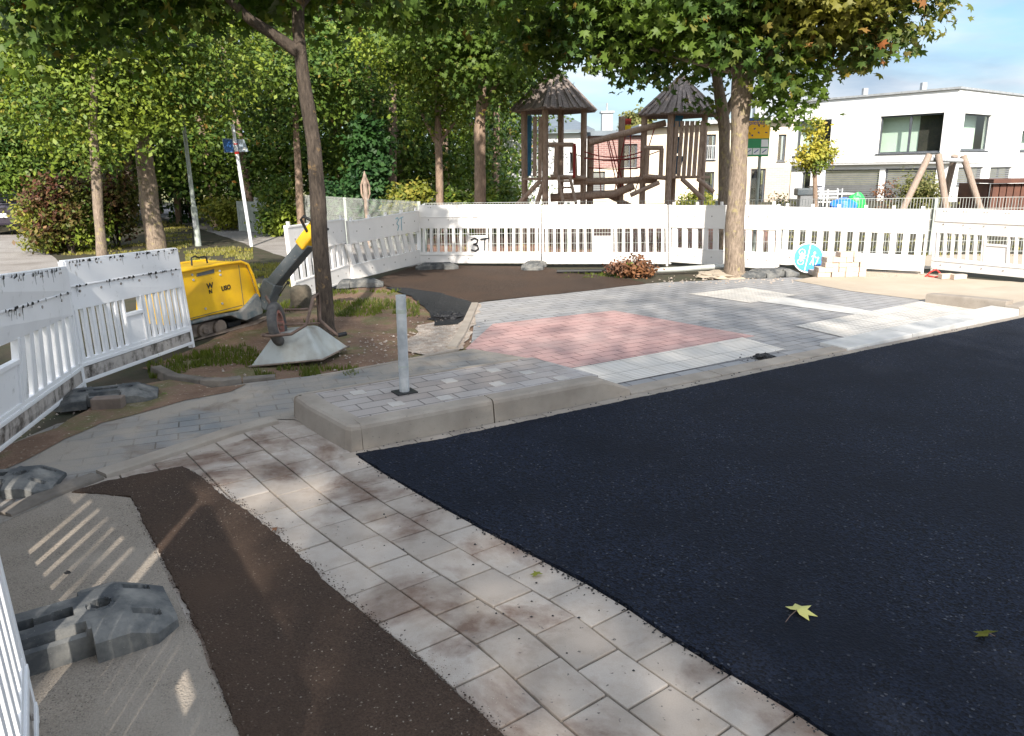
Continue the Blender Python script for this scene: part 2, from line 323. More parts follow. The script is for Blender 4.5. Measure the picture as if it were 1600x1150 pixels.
def text_part(name, txt, size, mat, parent, mtx, depth=.002, bold=0):
    cu = bpy.data.curves.new(name, 'FONT'); cu.body = txt; cu.size = size; cu.extrude = depth; cu.offset = bold; cu.align_x = 'CENTER'; cu.align_y = 'CENTER'
    to = bpy.data.objects.new('tmp', cu); COL.objects.link(to); bpy.context.view_layer.update()
    me = bpy.data.meshes.new_from_object(to.evaluated_get(bpy.context.evaluated_depsgraph_get())); bpy.data.objects.remove(to)
    me.materials.clear(); me.materials.append(M[mat]); o = bpy.data.objects.new(name, me); COL.objects.link(o); o.parent = parent
    o.matrix_local = mtx; return o
def strokes(name, pts_list, w, mat, parent, O, X, Z, N, th=.003):
    mb = MB()
    for pl in pts_list:
        for a, b in zip(pl[:-1], pl[1:]):
            A = O+X*a[0]+Z*a[1]+N*th; B = O+X*b[0]+Z*b[1]+N*th; e = (B-A).normalized()*w*.3
            mb.beam(A-e, B+e, w, th, N)
    return mb.build(name, mat, parent)
# ------------------------------------------------------------------ leaves
def leaf_shape(kind):
    if kind == 'maple':
        a = [(90, 1.0), (70, .5), (42, .95), (20, .5), (-5, .75), (-40, .35), (-90, .12), (220, .35), (185, .75), (160, .5), (138, .95), (110, .5)]
        v = [(0, 0, 0)]+[(r*math.cos(R_(t)), r*math.sin(R_(t)), -.22*abs(r*math.cos(R_(t)))-.1*r*r) for t, r in a]
        return np.array(v), [(0, i+1, (i+1) % 12+1) for i in range(12)]
    return np.array([(0, -.9, 0), (.55, 0, -.12), (0, 1, -.1), (-.55, 0, -.12)]), [(0, 1, 2, 3)]
def leaves(name, mat, parent, blobs, n, size, kind='quad', seed=0, per=26, spread=.3, shell=.45, keep=None):
    g = np.random.default_rng(seed); B = np.array([[*b] for b in blobs], float)
    w = (B[:, 3]*B[:, 4]*B[:, 5])**.75; w /= w.sum(); nc = max(1, n//per)
    bi = g.choice(len(B), nc, p=w); d = g.normal(size=(nc, 3)); d /= np.linalg.norm(d, axis=1)[:, None]
    rr = shell+(1.02-shell)*g.random(nc)**.7
    cen = B[bi, :3]+d*B[bi, 3:6]*rr[:, None]
    sc = np.repeat(cen, per, axis=0); off = g.normal(size=(len(sc), 3))*spread*np.array([1, 1, .55]); pos = sc+off
    outw = np.repeat(d, per, axis=0)
    if keep is not None:
        k = keep(pos); pos = pos[k]; outw = outw[k]
    N = len(pos); up = g.normal(size=(N, 3))*.55+outw*.45+np.array([0, -.15, .6]); up /= np.linalg.norm(up, axis=1)[:, None]
    t = g.normal(size=(N, 3))+np.array([0, 0, -.5]); x = np.cross(t, up); x /= np.linalg.norm(x, axis=1)[:, None]; y = np.cross(up, x)
    lv, lf = leaf_shape(kind); s = size*(.65+.6*g.random(N))
    V = pos[:, None, :]+s[:, None, None]*(lv[None, :, 0:1]*x[:, None, :]+lv[None, :, 1:2]*y[:, None, :]+lv[None, :, 2:3]*up[:, None, :])
    V = V.reshape(-1, 3); k = len(lv); F = (np.array(lf)[None]+(np.arange(N)*k)[:, None, None]).reshape(-1, len(lf[0]))
    me = bpy.data.meshes.new(name); me.vertices.add(len(V)); me.vertices.foreach_set('co', V.astype(np.float32).ravel())
    m = F.shape[1]; me.loops.add(F.size); me.loops.foreach_set('vertex_index', F.ravel().astype(np.int32)); me.polygons.add(len(F)); me.polygons.foreach_set('loop_start', np.arange(0, F.size, m, dtype=np.int32))
    me.update(calc_edges=True); me.materials.append(M[mat]); o = bpy.data.objects.new(name, me); COL.objects.link(o)
    if parent: o.parent = parent
    return o
def pxblob(px, py, rx, ry, Y, rd):
    c = RY(px, py, Y); k = Y/FPX; return (c.x, Y, c.z, rx*k, rd, ry*k)
# ------------------------------------------------------------------ ground sheets
def sheet(name, pts, z, mat, jit=0, step=.15, px=True, kind='structure', thick=0, seed=1):
    P = [G(*p, z) if px else Vector((p[0], p[1], z)) for p in pts]; g = random.Random(seed); out = []
    for i, a in enumerate(P):
        b = P[(i+1) % len(P)]; L = (b-a).length; far = min(a.y, b.y) > 12
        k = 1 if (not jit or L > 25) else max(1, int(L/(step*(3 if far else 1))))
        for q in range(k):
            c = a.lerp(b, q/k); 
            if jit and k > 1:
                f = 14 if max(a.y, b.y) < 6 else 4; w_ = Vector((seed*3.1, 0, 0))
                c += Vector((mnoise.noise(c*f+w_)+.5*mnoise.noise(c*f*3.1+w_)+.35*mnoise.noise(c*f*9+w_), mnoise.noise(c*f-w_)+.5*mnoise.noise(c*f*3.1-w_)+.35*mnoise.noise(c*f*9-w_), 0))*jit*.9+Vector((g.uniform(-jit, jit), g.uniform(-jit, jit), 0))*.12
            out.append(c)
    tri = tessellate_polygon([out]); mb = MB(); mb.add(out, [t for t in tri])
    if thick:
        n = len(out); lo = [p-Vector((0, 0, thick)) for p in out]; mb.add(out+lo, [(i, (i+1) % n, n+(i+1) % n, n+i) for i in range(n)])
    o = mb.build(name, mat)
    me = o.data; bm = bmesh.new(); bm.from_mesh(me); bmesh.ops.remove_doubles(bm, verts=bm.verts, dist=1e-5); bmesh.ops.recalc_face_normals(bm, faces=bm.faces)
    up = [f for f in bm.faces if abs(f.normal.z) > .9]
    if up and up[0].normal.z < 0: bmesh.ops.reverse_faces(bm, faces=bm.faces)
    bm.to_mesh(me); bm.free()
    if kind: o['kind'] = kind
    return o
def terrain_z(x, y):
    s = min(1, max(0, (y-19)/12)) ; r = min(1, max(0, (x-2)/6)); z = -.03-.3*s*s*(3-2*s)*r
    l = min(1, max(0, (-x-5)/6)); z += .0*l
    return z
mb = MB(); xs = [-400, -150, -60]+[x for x in range(-40, 61, 2)]+[100, 200, 400]; ys = [-150, -50, -15]+[y for y in range(-6, 61, 2)]+[80, 120, 200, 420]
mb.add([(x, y, terrain_z(x, y)) for y in ys for x in xs], [(j*len(xs)+i, j*len(xs)+i+1, (j+1)*len(xs)+i+1, (j+1)*len(xs)+i) for j in range(len(ys)-1) for i in range(len(xs)-1)], True)
mb.build('ground', 'ground')['kind'] = 'structure'
sheet('earth', [(225, 575), (300, 545), (400, 500), (470, 470), (560, 450), (620, 440), (660, 450), (700, 500), (760, 480), (740, 545), (600, 572), (480, 592), (390, 602), (330, 606), (270, 590)], -.012, 'earth', .03)
sheet('path', [(-60, 255+95), (210, 300+14), (238, 318), (300, 331), (380, 344), (450, 352), (530, 360), (660, 362), (660, 415), (545, 425), (470, 410), (395, 385), (330, 363), (262, 343), (225, 330), (150, 322), (-60, 362)], -.015, 'path_asphalt', .05)
sheet('wood_floor', [(-900, 312), (215, 312), (450, 338), (660, 352), (800, 352), (800, 300), (400, 288), (-900, 288)], -.02, 'wood_soil', .3)
sheet('road', [(-400, 378), (45, 366), (62, 380), (95, 412), (70, 455), (-500, 500)], -.015, 'path_asphalt', .03)
sheet('playground_ground', [(640, 397), (1215, 392), (1210, 352), (700, 352)], -.012, 'mulch', .12)
sheet('garden_path', [(1380, 420), (1560, 420), (1900, 440), (1900, 410), (1560, 396), (1400, 400)], -.01, 'sand', .05)
sheet('pavement_paving', [(-250, 760), (0, 700), (90, 662), (200, 640), (300, 612), (390, 598), (480, 588), (600, 568), (700, 552), (738, 545), (830, 560), (900, 600), (560, 690), (460, 655), (430, 655), (300, 700), (170, 735), (120, 762), (40, 800), (-250, 930)], .014, 'pavers_dusty', .01)
sheet('dirt_patch', [(90, 668), (150, 630), (225, 600), (270, 592), (330, 606), (385, 600), (360, 612), (290, 625), (240, 640), (160, 660), (100, 685), (40, 720), (-60, 760), (-60, 720)], .018, 'earth', .03)
sheet('old_asphalt', [(-900, 830), (-250, 925), (40, 800), (110, 766), (205, 778), (250, 880), (310, 1000), (380, 1160), (450, 1400), (-200, 1400), (-1500, 1300)], .012, 'asphalt_old', .01)
sheet('brown_asphalt', [(112, 768), (170, 750), (285, 728), (306, 738), (345, 770), (390, 800), (432, 835), (475, 875), (522, 920), (600, 985), (700, 1070), (790, 1150), (1100, 1420), (480, 1420), (380, 1160), (318, 1000), (268, 900), (235, 835), (205, 775)], .018, 'asphalt_brown', .011, .012, thick=.02)
sheet('new_paving', [(745, 473), (880, 458), (960, 447), (1040, 441), (1240, 433), (1330, 446), (1450, 460), (1600, 474), (1340, 546), (955, 622), (885, 600), (800, 566), (735, 545)], .0, 'pavers_grey', .0)
sheet('red_paving', [(727, 545), (770, 506), (960, 485), (1180, 525), (885, 576), (800, 566)], .004, 'pavers_red')
sheet('ribbed_paving', [(887, 577), (1160, 527), (1228, 546), (955, 601)], .006, 'tactile_ribs')
sheet('nubbed_paving', [(1076, 459), (1165, 449), (1245, 461), (1172, 473)], .006, 'tactile_nubs')
sheet('guide_strip_paving', [(1186, 471), (1225, 464), (1375, 488), (1345, 492)], .006, 'concrete_white')
sheet('crossing_paving', [(1243, 509), (1448, 469), (1545, 478), (1585, 482), (1320, 527)], .007, 'tactile_nubs')
sheet('sand_ground', [(1240, 438), (1330, 422), (1420, 424), (1520, 436), (1750, 452), (2600, 500), (2600, 560), (1600, 480), (1445, 469), (1330, 455)], .004, 'sand', .03)
sheet('brown_base', [(575, 440), (655, 413), (850, 417), (900, 427), (985, 436), (1010, 443), (900, 456), (760, 470), (745, 474), (705, 490), (665, 470), (640, 455)], .006, 'asphalt_brown', .03)
sheet('limestone_chippings', [(655, 508), (700, 498), (745, 474), (755, 474), (722, 545), (672, 556), (640, 549), (622, 538), (648, 524)], .003, 'rubble', .06)
sheet('asphalt_heap_base', [(600, 448), (640, 450), (690, 458), (738, 472), (735, 490), (715, 506), (680, 508), (665, 480), (640, 462)], .010, 'black_lumps', .04)
# new black asphalt
KO = Vector((-1.0, 4.335, 0)); ku = Vector((math.cos(KROT), math.sin(KROT), 0)); kv = Vector((-math.sin(KROT), math.cos(KROT), 0))
def K(s, t, z=0): return KO+ku*s+kv*t+Vector((0, 0, z))
E0 = [Vector(q) for q in ((-.94, 4.29), (-.56, 3.79), (-.19, 3.35), (.07, 3.05), (.36, 2.72), (.58, 2.39), (.93, 1.92), (1.3, 1.3), (1.6, .7), (2.0, -.4))]
def smooth_line(P, n=8):
    out = []
    for i in range(len(P)-1):
        p0 = P[max(i-1, 0)]; p1 = P[i]; p2 = P[i+1]; p3 = P[min(i+2, len(P)-1)]
        for k in range(n):
            t = k/n; out.append(.5*((2*p1)+(p2-p0)*t+(2*p0-5*p1+4*p2-p3)*t*t+(3*p1-p0-3*p2+p3)*t**3))
    return out+[P[-1]]
E0s = smooth_line(E0, 6)
al = [(p.x, p.y) for p in E0s]+[(3, -6), (60, -6), (60, 30)]
e1 = K(40, -.11); e2 = K(.05, -.1)
al += [(e1.x, e1.y)]+[(K(s, -.11).x, K(s, -.11).y) for s in [x*.5 for x in range(60, 0, -1)]]
sheet('new_asphalt', al, .02, 'asphalt_new', .011, .012, px=False, thick=.03)
# gutter slabs, rows offset from the asphalt edge
def offset_line(P, d):
    out = []
    for i, p in enumerate(P):
        t = (P[min(i+1, len(P)-1)]-P[max(i-1, 0)]).normalized(); out.append(p+Vector((t.y, -t.x))*d*(-1 if False else 1))
    return out
def along(P, s):
    for a, b in zip(P[:-1], P[1:]):
        L = (b-a).length
        if s <= L: return a+(b-a)*(s/L)
        s -= L
    return P[-1]
full = [E0s[0]+(E0s[0]-E0s[1]).normalized()*q for q in (1.5, 1.0, .5)]+E0s
LEN = sum((b-a).length for a, b in zip(full[:-1], full[1:]))
mb = MB(); W = .198; ROWL = .245; gs = random.Random(4)
for row in range(7):
    o0 = offset_line(full, W*row+.004); o1 = offset_line(full, W*(row+1)-.004)
    k = 0; s = (-.09*row) % ROWL
    while s < LEN-.3:
        s0 = s+.004; s1 = s+ROWL-.004; z = gs.uniform(-.002, .002)
        a, b = along(o0, s0), along(o0, s1); c, d = along(o1, s1), along(o1, s0); m = (a+b+c+d)/4
        left = (m.x+1.02)*.75+(m.y-4.36)*.66   # keep off the kerb island and pavement
        rel = Vector((m.x, m.y, 0))-KO; tt = rel.dot(kv); sx = rel.dot(ku)
        if (tt < -.02 or sx < -.06) and not (m.y > 4.95):
            P8 = [Vector((q.x, q.y, -.04)) for q in (a, b, c, d)]; T8 = [Vector((q.x, q.y, .008+z+gs.uniform(-.0012, .0012))) for q in (a, b, c, d)]
            mb.hexa(P8[::-1]+T8[::-1])
        s += ROWL
gu = mb.build('gutter_paving', 'slab', bevel=.004); gu['kind'] = 'structure'
sheet('joint_bed', [(160, 745), (300, 690), (440, 640), (560, 700), (560, 715), (700, 800), (1300, 1160), (1700, 1500), (800, 1500), (780, 1150), (560, 930), (300, 735)], -.002, 'old_kerb')
# narrow gutter row by the kerb
mb = MB(); s = -.05
while s < 24:
    L = .24; c = K(s+L/2, -.052, -.015); mb.box(c, (L-.006, .095, .05), KROT); s += L
mb.build('kerb_gutter_paving', 'concrete', bevel=.003)['kind'] = 'structure'
# kerb island
HK = .165
def kerbprofile(mb, pts, width, h, hs=None, side=1, slope=.03):
    P = [Vector((p[0], p[1])) for p in pts]; n = len(P); rows = []
    for i, p in enumerate(P):
        t = (P[min(i+1, n-1)]-P[max(i-1, 0)]).normalized(); nn = Vector((-t.y, t.x))*side
        if 0 < i < n-1:
            t1 = (P[i]-P[i-1]).normalized(); cosh = max(.4, t1.dot(t)); nn = nn/cosh
        hh = hs[i] if hs else h
        prof = [(0, -.05), (0, 0), (slope*.45, hh*.82), (slope*.75, hh*.94), (slope*1.3, hh), (width, hh), (width, -.05)]
        rows.append([Vector((p.x, p.y, 0))+Vector((nn.x, nn.y, 0))*a+Vector((0, 0, z)) for a, z in prof])
    k = 7; vs = [q for r in rows for q in r]
    mb.add(vs, [(i*k+j, (i+1)*k+j, (i+1)*k+j+1, i*k+j+1) for i in range(n-1) for j in range(k-1)])
    mb.add(rows[0], [tuple(range(k))[::-1]]); mb.add(rows[-1], [tuple(range(k))])
ke = thing('kerb_island', 'raised concrete kerb island with paver top beside the black asphalt', 'traffic island', K(1, .45))
def loc(mbx): 
    o = ke.location.copy(); mbx.v = [(a-o.x, b-o.y, c-o.z) for a, b, c in mbx.v]; return mbx
segs = [((0.10, 0), (1.02, 0)), ((1.03, 0), (1.95, 0))]
for i, (a, b) in enumerate(segs):
    mb = MB(); pts = [K(a[0]+(b[0]-a[0])*q/4, 0) for q in range(5)]; hs = None
    if i == 1: pts.append(K(2.2, 0)); hs = [HK]*5+[.06]
    kerbprofile(mb, pts, .15, HK, hs); loc(mb).build('kerb_stone', 'concrete', ke)
# corner stone: rounded nose towards the slabs
mb = MB(); pts = [K(-.08, .86), K(-.07, .6), K(-.03, .3), K(.0, .06), K(.03, .015), K(.095, 0)]
kerbprofile(mb, pts, .15, HK, [HK, HK, HK-.001, HK-.002, HK-.003, HK-.0045]); loc(mb).build('kerb_stone', 'concrete', ke)
mb = MB(); kerbprofile(mb, [K(1.75, .93), K(.9, .95), K(.0, .93), K(-.05, .925), K(-.082, .87)], .06, HK, slope=.02); loc(mb).build('kerb_stone', 'concrete', ke)
mb = MB(); mb.v = []; po = [K(.03, .07), K(2.0, .14), K(1.9, .9), K(.05, .9)]
mb.prism([p+Vector((0, 0, -.02)) for p in po], (0, 0, HK+.015)); loc(mb).build('paver_top', 'pavers_island', ke)
mb = MB()
for s_, t_ in ((.33, .7), (.45, .3), (.62, .52), (.78, .25), (1.0, .62), (1.25, .35), (1.42, .7), (1.6, .5), (1.72, .22)):
    mb.box(K(s_, t_, HK-.003), (.098, .098, .006), KROT)
loc(mb).build('light_paver', 'pale_paver', ke)
# flush kerb, white kerb, far kerb
def kerb_thing(name, label, cat, rows, mat, stone='kerb_stone'):
    t = thing(name, label, cat, rows[0][0][0]); o = t.location.copy()
    for pts, w, h, hs in rows:
        mb = MB(); kerbprofile(mb, pts, w, h, hs, slope=.012); mb.v = [(a-o.x, b-o.y, c-o.z) for a, b, c in mb.v]; mb.build(stone, mat, t)
    return t
kerb_thing('flush_kerb', 'flush grey kerb between ribbed white paving and asphalt', 'kerb', [([K(2.21+i*.95, 0), K(3.15+i*.95, 0)], .16, .022, None) for i in range(2)]+[([K(4.11, 0), K(4.75, 0)], .16, .022, None)], 'concrete')
kerb_thing('white_kerb', 'bright white low kerb stones along the asphalt by the crossing', 'kerb', [([K(4.76, .0), K(5.76, .0)], .3, .04, [.03, .045]), ([K(5.77, 0), K(6.85, 0)], .3, .05, [.045, .06]), ([K(6.86, 0), K(7.75, 0)], .3, .06, [.06, .08])], 'concrete_white')
kerb_thing('sand_side_kerb', 'raised grey kerb beside the sandy pavement', 'kerb', [([K(7.76, 0), K(9.0, 0)], .16, .15, [.1, .15]), ([K(9.01, 0), K(12, 0)], .16, .15, None), ([K(12.01, 0), K(22, 0)], .16, .15, None), ([G(1445, 473), G(1445, 473).lerp(K(7.76, .0), .5), K(7.76, .16)], .16, .14, [.11, .135, .145])], 'concrete')
_p = G(1445, 473)+ku*.1; sheet('raised_pavement', [(K(7.86, .14).x, K(7.86, .14).y), (K(22, .14).x, K(22, .14).y), (K(22, 1.4).x, K(22, 1.4).y), (_p.x+1.2, _p.y+.5), (_p.x, _p.y)], .105, 'sand', px=False, thick=.1)
kerb_thing('sunken_kerb', 'low worn concrete kerb between dusty pavers and brown asphalt', 'kerb', [([G(168, 750), G(235, 728), G(300, 706), G(370, 682), G(436, 664)], .12, .035, None)], 'concrete')
kerb_thing('broken_kerb', 'dirty broken kerb piece at the end of the sunken kerb', 'kerb', [([G(20, 812), G(110, 772), G(164, 752)], .12, .03, None)], 'old_kerb')
kerb_thing('old_kerb', 'old dark kerb edging the earth around the wheelbarrow', 'kerb', [([G(235, 582), G(262, 596), G(310, 603)], .09, .05, None), ([G(312, 603), G(345, 604), G(378, 600)], .09, .05, None), ([G(380, 600), G(430, 596)], .09, .04, None)], 'old_kerb')
kerb_thing('edging_kerb', 'light concrete edging between rubble and new paving', 'kerb', [([G(714, 546), G(730, 520), G(748, 476)], .09, .03, None)], 'concrete')
kerb_thing('paver_border_kerb', 'thin pale edging line between earth and dark pavers', 'kerb', [([G(712, 548), G(600, 570), G(500, 588)], .05, .02, None)], 'concrete')
# ------------------------------------------------------------------ light
SUN_EL = R_(33); LDIR = Vector((-.03, 1, 0)).normalized()
sun = bpy.data.lights.new('sun', 'SUN'); sun.energy = 3.7; sun.angle = R_(.95); sun.color = (1, .93, .83)
so = bpy.data.objects.new('sun', sun); COL.objects.link(so)
ld = Vector((LDIR.x*math.cos(SUN_EL), LDIR.y*math.cos(SUN_EL), -math.sin(SUN_EL))); so.rotation_euler = ld.to_track_quat('-Z', 'Y').to_euler(); so.location = (0, -20, 20)
wd = bpy.data.worlds.new('World'); S.world = wd; wd.use_nodes = True; nt = wd.node_tree; nt.nodes.clear()
class WT(NT):
    def __init__(s): s.t = nt
T = WT(); sky = T.n('ShaderNodeTexSky', sky_type='NISHITA', sun_disc=False, sun_elevation=SUN_EL)
sky.sun_rotation = math.atan2(-ld.x, -ld.y); sky.air_density = 1.1; sky.dust_density = 1.2; sky.ozone_density = 1.5
tc = T.n('ShaderNodeTexCoord'); mp = T.n('ShaderNodeMapping'); mp.inputs['Scale'].default_value = (1, 1, 3.6); T.l(tc.outputs['Generated'], mp.inputs[0])
nz = noise(T, mp.outputs[0], 2.3, 9, .55, .35); 
cl = ramp(T, noise(T, mp.outputs[0], 4.5, 6, .5), [(.4, (3.6, 4.2, 5.0)), (.62, (7.4, 7.5, 7.6))])
mr = T.n('ShaderNodeMapRange'); mr.inputs[1].default_value = .4; mr.inputs[2].default_value = .6; mr.inputs[3].default_value = .2; T.l(nz, mr.inputs[0]); skyc = mixc(T, mr.outputs[0], sky.outputs[0], cl)
clN = ramp(T, noise(T, mp.outputs[0], 4.5, 6, .5), [(.4, (1.8, 2.3, 2.9)), (.62, (3.6, 3.75, 3.95))])
skyN = mixc(T, sharp(T, nz, .34, .54), mixc(T, 1., sky.outputs[0], (.46, .57, .68), 'MULTIPLY'), clN)   # the half of the sky away from the sun is deeper
sp_ = T.n('ShaderNodeSeparateXYZ'); T.l(tc.outputs['Generated'], sp_.inputs[0]); skyc = mixc(T, sharp(T, sp_.outputs[1], .15, .6), skyc, skyN)
bg = T.n('ShaderNodeBackground', i_Strength=.112); T.l(skyc, bg.inputs[0]); ow = T.n('ShaderNodeOutputWorld'); T.l(bg.outputs[0], ow.inputs[0])
S.view_settings.view_transform = 'Standard'; S.view_settings.look = 'None'; S.view_settings.exposure = 1.32; S.view_settings.gamma = 1
try:
    S.cycles.max_bounces = 6; S.cycles.diffuse_bounces = 3; S.cycles.transparent_max_bounces = 8; S.cycles.use_adaptive_sampling = True; S.cycles.caustics_reflective = False; S.cycles.caustics_refractive = False
except Exception: pass
# ------------------------------------------------------------------ barriers
def barrier(label, bl, br, tl, tr, style='A', mat='plastic_clean', zb=.05, nsl=None, world=None, tilt=0, window=None, group='white site barriers', rotate=False, pegs=None):
    if world: A0, A1, B0, B1 = [Vector(q) for q in world]
    else:
        A0 = G(*bl, zb); A1 = G(*br, zb); B0 = RY(tl[0], tl[1], A0.y+tilt); B1 = RY(tr[0], tr[1], A1.y+tilt)
    t = thing('site_barrier', label, 'barrier', A0, 0, group)
    ex = (A1-A0).normalized(); nn = Vector((ex.y, -ex.x, 0)).normalized()   # towards the camera
    def Q(u, v, d=0): return A0.lerp(A1, u).lerp(B0.lerp(B1, u), v)+nn*d-A0
    L = (A1-A0).length
    def slab(mb, u0, u1, v0, v1, d0, d1, sk=0):
        mb.hexa([Q(u0, v0, d1), Q(u0, v0, d0), Q(u1, v0, d0), Q(u1, v0, d1), Q(u0+sk, v1, d1), Q(u0+sk, v1, d0), Q(u1+sk, v1, d0), Q(u1+sk, v1, d1)][::1])
    def dots(mb, vs, n, r=.012):
        for v in vs:
            for k in range(n):
                u = (k+.5)/n
                for e in (-.022, .022):
                    mb.disc(Q(u+e/L*1.0, v, .033), nn, r, .004, 8)
    if style == 'A':
        mb = MB(); slab(mb, .0, 1, .60, .79, -.022, .022); slab(mb, .0, 1, .795, .985, -.032, .032); slab(mb, .0, 1, .985, 1, -.026, .026); slab(mb, 0, 1, .785, .80, -.036, .036)
        mb.build('top_rail', mat, t, .004)
        mb = MB(); mb.cur = 1; slab(mb, .0, 1, .03, .13, -.022, .022); mb.cur = 0; slab(mb, 0, 1, .135, .165, -.03, .03); slab(mb, 0, 1, 0, .03, -.03, .03); slab(mb, 0, 1, .16, .195, -.022, .022)
        mb.build('bottom_rail', [mat, 'plastic_clean' if mat == 'plastic_clean' else 'plastic_rail_dirt'], t, .003)
        n = nsl or 16; mb = MB(); w0, w1 = window or (.405, .565)
        for k in range(n):
            u = (k+.5)/n
            if w0 < u < w1: continue
            sw_ = .011 if mat == 'plastic_clean' else .0135
            slab(mb, u-sw_, u+sw_, .19, .605, -.014, .02)
        mb.build('slats', mat, t, .003)
        mb = MB(); slab(mb, w0+.008, w1-.008, .19, .45, -.008, .012); slab(mb, w0, w1, .445, .475, -.02, .028); slab(mb, w0-.006, w0+.008, .19, .605, -.02, .026); slab(mb, w1-.008, w1+.006, .19, .605, -.02, .026)
        mb.build('infill_plate', mat, t, .003)
        mb = MB(); dots(mb, (.955,), 6, .008); 
        for k in range(6): mb.disc(Q((k+.45)/6, .745, .024), nn, .011, .006, 8); mb.disc(Q((k+.45)/6, .08, .024), nn, .011, .005, 8)
        mb.build('fixing_holes', 'plastic_rail_dirt', t)
    else:
        mb = MB(); slab(mb, 0, 1, .63, .96, -.026, .026); slab(mb, 0, 1, .955, .98, -.034, .034); slab(mb, 0, 1, .60, .63, -.032, .032)
        mb.build('top_rail', mat, t, .004)
        mb = MB(); slab(mb, 0, 1, .03, .23, -.026, .026); slab(mb, 0, 1, .0, .03, -.032, .032); slab(mb, 0, 1, .23, .255, -.032, .032); mb.build('bottom_rail', mat, t, .004)
        n = nsl or 11; mb = MB(); sk = .06 if rotate else 0; hw = (.24 if not rotate else .22)/n
        for k in range(n):
            u = (k+.5)/n-(sk/2 if rotate else 0); slab(mb, max(u-hw*1.05, 0), min(u+hw*1.05, 1-sk), .25, .61, -.018, .018, -sk if rotate else 0)
        mb.build('slats', mat, t, .003)
        mb = MB()
        for k in range(pegs or 5): u = .04+.92*k/((pegs or 5)-1); slab(mb, u-.011, u+.011, .975, 1.035, -.018, .018)
        mb.build('stacking_pegs', mat, t, .003)
        mb = MB()
        for k in range(6): mb.disc(Q((k+.5)/6, .8, .027), nn, .012, .004, 8); mb.disc(Q((k+.5)/6, .13, .027), nn, .012, .004, 8)
        mb.build('fixing_holes', 'plastic_rail_dirt', t)
    for u in (0, 1):
        mb = MB(); slab(mb, u-.022/L*1.0*.8, u+.022/L*.8, -.04, .99, -.025, .025); mb.build('end_post', mat, t, .004)
    return t, A0, Q, nn, L
bb = barrier('grimy white barrier, outermost of the left row, top rail streaked black', (-175, 838), (127, 602), (-175, 452), (98, 416), 'A', 'plastic_grimy')
bc = barrier('grimy white barrier between the streaked one and the yellow compactor', (128, 599), (299, 537), (96, 407), (272, 387), 'A', 'plastic_grimy')
bd_ = barrier('white barrier with upright slats behind the dark tree trunk', (462, 470), (545, 437), (446, 351), (535, 340), 'B', 'plastic_clean', nsl=9, pegs=3)
be = barrier('white barrier with slanted slats and pale blue spray tag', (551, 437), (655, 411), (543, 344), (653, 327), 'B', 'plastic_clean', nsl=9, pegs=5, rotate=True)
bf = barrier('white barrier with black spray lettering on its plate', (657, 411), (844, 411), (656, 320), (844, 319), 'A')
bg_ = barrier('white barrier with blank plate below the play towers', (849, 412), (1042, 412), (848, 320), (1041, 319), 'A')
bh = barrier('white peg-topped barrier partly behind the pale forked trunk', (1047, 409), (1213, 421), (1047, 319), (1217, 318), 'B', nsl=10, pegs=5)
bi = barrier('white peg-topped barrier behind the stack of tan bricks', (1216, 413), (1441, 424), (1222, 321), (1452, 326), 'B', nsl=12, pegs=6)
bj = barrier('white barrier with blank plate nearest the brown shed', (1457, 420), (1662, 440), (1464, 325), (1668, 331), 'A', window=(.42, .6))
ba = barrier('white barrier seen almost edge-on beside the nearest rubber foot', None, None, None, None, 'A', 'plastic_grimy', world=[(-.62, .55, .06), (-1.5, 2.0, .06), (-.64, .53, 1.06), (-1.53, 1.99, 1.06)])
barrier('white barrier leading on from the near one towards the streaked barrier', None, None, None, None, 'A', 'plastic_grimy', world=[(-1.62, 2.1, .06), (-3.1, 3.75, .06), (-1.62, 2.08, 1.06), (-3.1, 3.73, 1.06)])
# grime strokes on the left barriers
def grime(bar, n, seed, vlist):
    t, A0, Q, nn, L = bar; g = random.Random(seed); mb = MB()
    for _ in range(n):
        v = g.choice(vlist); u = g.uniform(.01, .97); w = g.uniform(.006, .035)/L; h = g.uniform(.004, .014)
        q = [(u, v-h), (u+w, v-h*g.uniform(.3, 1)), (u+w*.9, v+h*g.uniform(.2, 1)), (u+w*.3, v+h)]
        mb.prism([Q(a, b, .0375) for a, b in q], nn*.0015)
        if g.random() < .3: mb.prism([Q(a, b, .0375) for a, b in ((u, v), (u+.002, v), (u+.003, v-g.uniform(.02, .09)), (u+.0005, v-.03))], nn*.001)
    mb.build('grime', 'black_grime', t)
grime(bb, 90, 3, [.985, .975, .79, .795]); grime(bc, 60, 5, [.985, .79])
t, A0, Q, nn, L = bf; O = Q(.42, .21, .034); X = (Q(1, 0)-Q(0, 0)).normalized(); Z = Vector((0, 0, 1))
Bp = [(.06, .0), (.08, .2), (.06, .2)]; Bl = [(.03, .2), (.09, .23), (.15, .2), (.13, .14), (.07, .12), (.14, .1), (.16, .04), (.1, .0), (.03, .02)]
strokes('spray_lettering', [Bl, [(.2, .21), (.34, .225)], [(.275, .22), (.27, .02)]], .026, 'spray_black', t, O, X, Z, nn)
t, A0, Q, nn, L = be; O = Q(.62, .68, .03); X = (Q(1, 0)-Q(0, 0)).normalized()
strokes('spray_lettering', [[(.0, .2), (.06, .22), (.1, .18), (.03, .12), (.1, .08), (.05, .01)], [(.14, .2), (.26, .22)], [(.2, .2), (.19, .0)]], .012, 'spray_blue', t, O, X, Z, nn)
t, A0, Q, nn, L = bi; O = Q(.13, .68, .03)
strokes('spray_marks', [[(0, .02), (.05, 0), (.09, .03)], [(.07, .12), (.09, .16)]], .014, 'spray_blue', t, O, X, Z, nn)
t, A0, Q, nn, L = bj; O = Q(.3, .68, .03)
